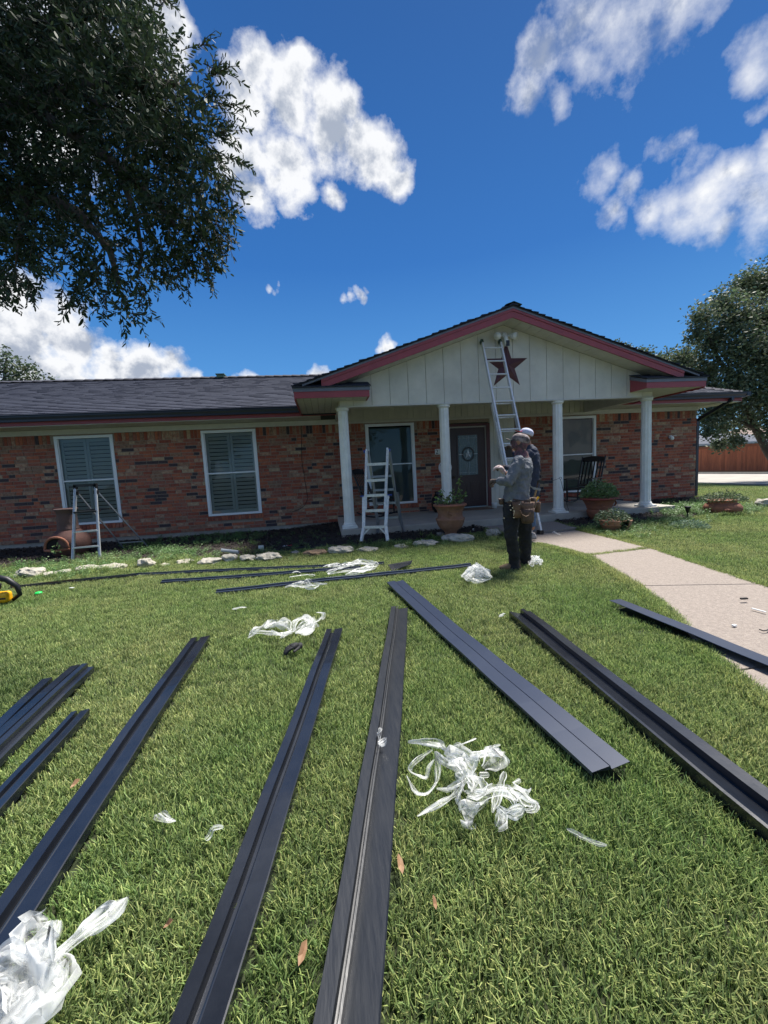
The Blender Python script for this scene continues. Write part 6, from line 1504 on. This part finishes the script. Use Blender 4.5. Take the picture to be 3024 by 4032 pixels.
far_house((42.5,42,-.4), 16, 11, 2.5, 1.3, mat('far_wall', (.30,.26,.22), .9), greyr, 'grey roofed neighbour house behind the cedar fence')
far_house((70,58,-.4), 18, 12, 3.1, 2.2, mat('far_wall_buff', (.34,.27,.22), .9), brownr, 'brown roofed neighbour house farther away behind the fence', True)

# ------------------------------------------------------------------ trees
bark = mat('bark', (.060,.048,.038), .95, (.11,.09,.07), 12, 1, bump=1, bscale=20)
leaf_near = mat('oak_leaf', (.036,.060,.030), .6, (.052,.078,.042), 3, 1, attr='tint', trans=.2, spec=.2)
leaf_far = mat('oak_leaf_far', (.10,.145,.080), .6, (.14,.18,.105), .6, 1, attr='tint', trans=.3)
def rand_dirs(n):
    v = nr.normal(size=(n,3)); return v/np.linalg.norm(v, axis=1)[:,None]
def leaf_cloud(clusters, total, L, broad=.28, flat=.9):
    """clusters: (Vector centre, radius)"""
    w = np.array([c[1]**2 for c in clusters]); w /= w.sum(); idx = nr.choice(len(clusters), size=total, p=w)
    cc = np.array([tuple(clusters[i][0]) for i in idx]); rr = np.array([clusters[i][1] for i in idx])
    d = rand_dirs(total); rad = rr*(nr.uniform(0,1,total)**.45)*nr.choice([1,1.0,1.18],total)
    # gather into sprays so that gaps open between them
    spr = rand_dirs(total//9+1); sp_off = nr.uniform(.1,1.0,total//9+1)
    g = nr.randint(0, total//9+1, total); base = cc + spr[g]*(rr*sp_off[g])[:,None]; Q = base + nr.normal(size=(total,3))*(rr*.13)[:,None]
    a = rand_dirs(total); a[:,2] = a[:,2]*.6-.15; a /= np.linalg.norm(a,axis=1)[:,None]; b = np.cross(a, rand_dirs(total)); b /= np.linalg.norm(b,axis=1)[:,None]
    LL = (L*nr.uniform(.6,1.25,total))[:,None]
    V = np.stack([Q, Q+a*LL*.5+b*LL*broad, Q+a*LL, Q+a*LL*.5-b*LL*broad], 1).reshape(-1,3); F = np.arange(total*4).reshape(-1,4)
    k = nr.uniform(.55,1.35,total); col = np.stack([k*nr.uniform(.85,1.2,total), k, k*nr.uniform(.8,1.1,total)],1); return V, F, np.repeat(col,4,axis=0)
# --- large tree at the right
clR = [(3000,1120,90,17),(2930,1120,60,17),(2850,1200,70,16.5),(2765,1245,60,16),(2745,1310,50,16),(2900,1260,100,16),(3020,1260,110,16),(2800,1350,80,16.5),(2920,1380,110,15.5),(3030,1420,120,15),
 (2700,1415,60,18),(2620,1425,48,19),(2550,1405,38,19),(2780,1470,90,17),(2900,1520,110,15.5),(3010,1560,110,15),(2660,1490,70,18),(2850,1610,85,16),(2950,1650,60,17),(2790,1640,60,16.5),(2790,1700,40,16),(3060,1640,70,15),(2850,1680,45,17),(2890,1730,45,16),(2830,1750,34,17),(2600,1470,60,19),(2680,1450,70,18),(2740,1540,70,17),(2500,1440,45,20),(3040,1700,50,15),
 (3150,1130,150,16),(3200,1350,180,16),(3150,1550,130,15),(3330,1250,200,16),(3280,1500,180,15)]
clusR = [(P(u,v,Y), r/FPX*Y*1.12) for u,v,r,Y in clR]
tb_ = G(3125,1905); tr = thing('live_oak', (21.0,16.0,gz(21,16)), 'big spreading oak at the right edge beside the house', 'tree')
b0 = Vector((20.6,16.0,-.17)); fk = P(3060,1830,16)
tk = MB().tube([Vector((fk.x+.8,16,-.3)), Vector((fk.x+.5,16,.7)), fk], [.36,.30,.26], 12)
for pts_ in ([fk,P(3024,1780,16),P(2975,1690,16),P(2945,1620,16),P(2900,1520,16),P(2850,1380,16)],[fk,P(3060,1700,16.5),P(3040,1550,16),P(3000,1350,16),P(2960,1180,16.5)],[fk,P(3150,1650,15.5),P(3200,1400,15.5),P(3250,1200,16)],[P(2945,1620,16),P(2860,1560,16.5),P(2760,1490,17),P(2650,1460,18),P(2560,1420,19)],[P(2900,1520,16),P(2820,1400,16.5),P(2770,1270,16)],[P(2975,1690,16),P(2900,1650,16),P(2820,1640,16.5)]):
    n_ = len(pts_); r0 = .20 if pts_[0] is fk else .11; tk.tube(pts_, [r0*(1-.75*i/(n_-1)) for i in range(n_)], 9)
tk.build('trunk', bark, tr, True)
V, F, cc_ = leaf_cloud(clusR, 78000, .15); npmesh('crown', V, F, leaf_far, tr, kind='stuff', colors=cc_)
clB = [(2425,1365,26,21),(2465,1380,26,21),(2510,1395,28,21),(2400,1385,22,21),(2590,1440,30,22)]
cb = [(P(u,v,Y), r/FPX*Y*1.1) for u,v,r,Y in clB]; e = thing('small_tree', (P(2470,1500,21.5).x,21.5,0), 'small tree top showing over the right slope of the gable roof', 'tree')
xb = P(2470,1500,21.5).x; bt = MB().tube([(xb,21.5,-.2),(xb,21.5,3),tuple(P(2470,1420,21.3))],[.16,.13,.06],8)
for c_, r_2 in cb: bt.tube([(xb,21.5,3.2), tuple(c_)], [.06,.02], 6)
bt.build('trunk', bark, e, True)
V, F, cc_ = leaf_cloud(cb, 4200, .14); npmesh('crown', V, F, leaf_far, e, kind='stuff', colors=cc_)
# --- tree top over the left roof
clL = [(20,1440,55,18),(90,1465,50,18),(-60,1430,80,18),(150,1490,32,18),(205,1498,18,18),(60,1490,60,18),(30,1390,26,18),(-120,1480,90,18),(120,1445,26,18)]
cl_ = [(P(u,v,Y), r/FPX*Y*1.1) for u,v,r,Y in clL]; xb = P(0,1500,18).x; e = thing('small_tree', (xb,18,0), 'thin leaved tree showing above the left end of the roof', 'tree')
bt = MB().tube([(xb,18,-.2),(xb,18,3),tuple(P(10,1500,18))],[.18,.14,.08],8)
for c_, r_2 in cl_: bt.tube([(xb,18,3.5), tuple(P(10,1500,18).lerp(c_,.5)), tuple(c_)], [.07,.03,.012], 6)
bt.build('trunk', bark, e, True)
V, F, cc_ = leaf_cloud(cl_, 2300, .14); npmesh('crown', V, F, leaf_far, e, kind='stuff', colors=cc_)
# --- overhanging tree, near, upper left
nearC = [(60,60,230,6.0),(320,50,190,5.6),(440,90,105,5.2),(150,330,220,5.8),(420,300,200,5.2),(555,240,110,5.0),(660,340,110,4.8),(720,470,120,4.8),(500,520,210,5.0),(230,560,210,5.4),(725,650,115,4.8),(570,720,95,5.0),(70,740,170,5.4),(240,780,95,5.2),(755,830,105,4.7),(660,900,90,4.7),(780,930,62,4.7),(20,930,80,5.0),
 (300,930,70,5.0),(400,960,48,5.0),(520,960,62,4.9),(430,1050,42,4.9),(320,1070,38,4.9),(455,1130,36,4.8),(545,1080,34,4.8),(300,1150,30,4.8),(490,1230,24,4.7),(60,1060,38,4.9),(140,930,62,5.0),(610,990,50,4.8),(-120,300,260,5.8),(-150,700,260,5.6),(150,-140,240,6),(400,-150,160,5.6),(-100,1000,140,5.2),(640,560,90,4.6),(790,760,62,4.6),(800,610,55,4.7),(760,1000,40,4.7),(690,1010,38,4.7)]
crown = [(P(u,v,Y*.80), r/FPX*Y*.80*1.05) for u,v,r,Y in nearC]
tn = thing('overhanging_oak', (-5.6,1.2,0), 'dark leafy oak branches hanging into the upper left of the view', 'tree')
limb = MB(); f0 = Vector((-5.2,1.8,3.0)); limb.tube([(-5.7,1.1,-.2),(-5.6,1.2,1.2),(-5.4,1.5,2.4),tuple(f0)], [.30,.24,.22,.19], 14)
def B(u, v, Y): return P(u, v, Y*.8)
for pts_, r0 in (([f0,B(-100,500,6),B(100,420,5.8),B(330,350,5.4),B(560,330,5.1),B(700,330,4.9)],.11),([f0,B(-60,760,5.6),B(120,760,5.3),B(300,830,5.2),B(430,980,5.0),B(470,1120,4.8)],.08),([B(100,420,5.8),B(280,520,5.3),B(450,640,5.0),B(620,800,4.8),B(700,900,4.7)],.06),([f0,B(-80,250,6),B(100,120,5.9),B(320,60,5.6),B(520,60,5.3)],.08),([B(330,350,5.4),B(500,500,5.0),B(690,600,4.8)],.04),([B(120,760,5.3),B(80,900,5.1),B(60,1050,4.9)],.03),([B(450,640,5.0),B(530,830,4.9),B(560,1000,4.8),B(540,1100,4.8)],.03)):
    n_ = len(pts_); limb.tube(pts_, [r0*(1-.8*i/(n_-1)) for i in range(n_)], 8)
limb.build('trunk', bark, tn, True)
TV = []; TF = []; TC = []; SV = MB()
def twig(p, d, L, nl, lf, r, wood=True, shade=1.0):
    d = d.normalized(); pts_ = [p]; q = p.copy(); dd = d.copy()
    for i in range(5): dd = (dd+Vector((r.uniform(-.12,.12), r.uniform(-.12,.12), -.10))).normalized(); q = q+dd*(L/5); pts_.append(q.copy())
    if wood: SV.tube(pts_, [.0035,.003,.0026,.0022,.0018,.0014], 3, caps=False)
    for k in range(nl):
        t = (k+.6)/nl*5; i = min(4,int(t)); q = pts_[i].lerp(pts_[i+1], t-i); ax = (pts_[i+1]-pts_[i]).normalized(); s = ax.cross(Vector((r.uniform(-1,1),r.uniform(-1,1),r.uniform(-1,1)))).normalized()
        ld = (s*r.uniform(.6,1.1)+ax*.75).normalized(); ll = lf*r.uniform(.65,1.2)*(1 if k < nl-2 else .8); w = ld.cross(Vector((r.uniform(-1,1),r.uniform(-1,1),r.uniform(-.4,1)))).normalized()*ll*.15; n0 = len(TV)
        TV.extend([q, q+ld*ll*.3+w, q+ld*ll*.75+w*.9, q+ld*ll, q+ld*ll*.75-w*.9, q+ld*ll*.3-w]); TF.append((n0,n0+1,n0+2,n0+3,n0+4,n0+5)); kk = r.uniform(.55,1.4)*shade; TC.extend([(kk,kk,kk*r.uniform(.8,1.1))]*6)
tr_ = random.Random(33)
wts = [c[1]**2*(1.25) for c in crown]; tot = sum(wts)
for (c_, R_), w_ in zip(crown, wts):
    for _ in range(int(4700*w_/tot)+6):
        dv = Vector((tr_.gauss(0,1),tr_.gauss(0,1),tr_.gauss(0,1))).normalized(); p_ = c_+dv*R_*(tr_.random()**.5)*.98; out = (dv*.8+Vector((tr_.uniform(-.5,.5),tr_.uniform(-.5,.5),tr_.uniform(-.7,.35))))
        twig(p_, out, tr_.uniform(.14,.30), tr_.randint(10,15), .060, tr_, wood=(tr_.random() < .5))
# sprays reaching out of the outline
for (u0,v0,u1,v1) in ((780,190,842,112),(800,250,975,325),(820,290,870,240),(830,340,845,375),(830,420,960,402),(800,370,845,372),(840,470,950,470),(850,490,900,512),(840,545,972,590),(820,580,870,640),(850,690,915,820),(840,820,920,880),(850,870,925,1005),(840,900,885,1025),(800,1000,838,1165),(730,1020,752,1195),(610,1040,622,1155),(640,1060,690,1105),(550,1100,585,1190),(480,1180,478,1320),(500,1200,545,1265),(300,1120,262,1190),(330,1130,330,1220),(280,1170,320,1215),(60,1050,62,1185),(60,1090,105,1185),(150,1000,190,1060),(640,20,655,-20),(380,1040,360,1190),(860,930,882,1020),(855,600,880,700),(850,760,905,800)):
    a, b_ = B(u0,v0,4.7), B(u1,v1,4.62); L_ = (b_-a).length; d_ = (b_-a).normalized(); nseg = max(1, int(L_/.22+.5))
    for k in range(nseg): twig(a.lerp(b_, k/nseg), d_+Vector((0,0,.10)), L_/nseg*1.12, 12, .046, tr_)
    for k in range(nseg*2): twig(a.lerp(b_, tr_.uniform(0,.45)), (d_+Vector((tr_.uniform(-.6,.6),tr_.uniform(-.6,.6),tr_.uniform(-.6,.6)))), .13, 8, .042, tr_)
for (u0,v0,u1,v1) in ((830,300,930,250),(850,400,1010,430),(860,520,990,500),(860,600,1000,660),(860,720,960,760),(850,800,950,850),(870,900,940,960),(700,1030,720,1180),(810,1000,850,1150),(420,1150,400,1260),(560,1150,560,1280),(250,1100,240,1230),(100,1080,130,1200),(20,1080,20,1180)):
    a, b_ = B(u0,v0,4.6), B(u1,v1,4.5); d_ = (b_-a).normalized(); L_ = (b_-a).length
    for k in range(3): twig(a.lerp(b_, k/3), d_+Vector((0,0,.12)), L_/3*1.15, 9, .050, tr_)
    for k in range(3): twig(a.lerp(b_, tr_.uniform(0,.5)), (d_+Vector((tr_.uniform(-.7,.7),tr_.uniform(-.5,.5),tr_.uniform(-.7,.7)))), .16, 8, .048, tr_)
SV.build('twigs', bark, tn, kind='stuff')
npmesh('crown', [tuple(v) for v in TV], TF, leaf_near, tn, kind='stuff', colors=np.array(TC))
# trees across the road behind the photographer, mirrored in the windows
for (x, y, s, lab) in ((-9,-15,1.0,'broad tree across the road behind the camera, left'),(3.5,-19,1.25,'tall tree across the road behind the camera, middle'),(15,-14,.95,'broad tree across the road behind the camera, right')):
    e = thing('street_tree', (x,y,0), lab, 'tree'); MB().tube([(x,y,-.1),(x,y,2.2*s),(x+.3,y,4*s)],[.3,.24,.16],10).build('trunk', bark, e, True)
    cs = [(Vector((x+rng.uniform(-2.6,2.6)*s, y+rng.uniform(-2,2)*s, (3.2+rng.uniform(0,3.6))*s)), rng.uniform(1.1,1.8)*s) for _ in range(11)]
    V, F, cc_ = leaf_cloud(cs, 9000, .34); npmesh('crown', V, F, leaf_far, e, kind='stuff', colors=cc_)
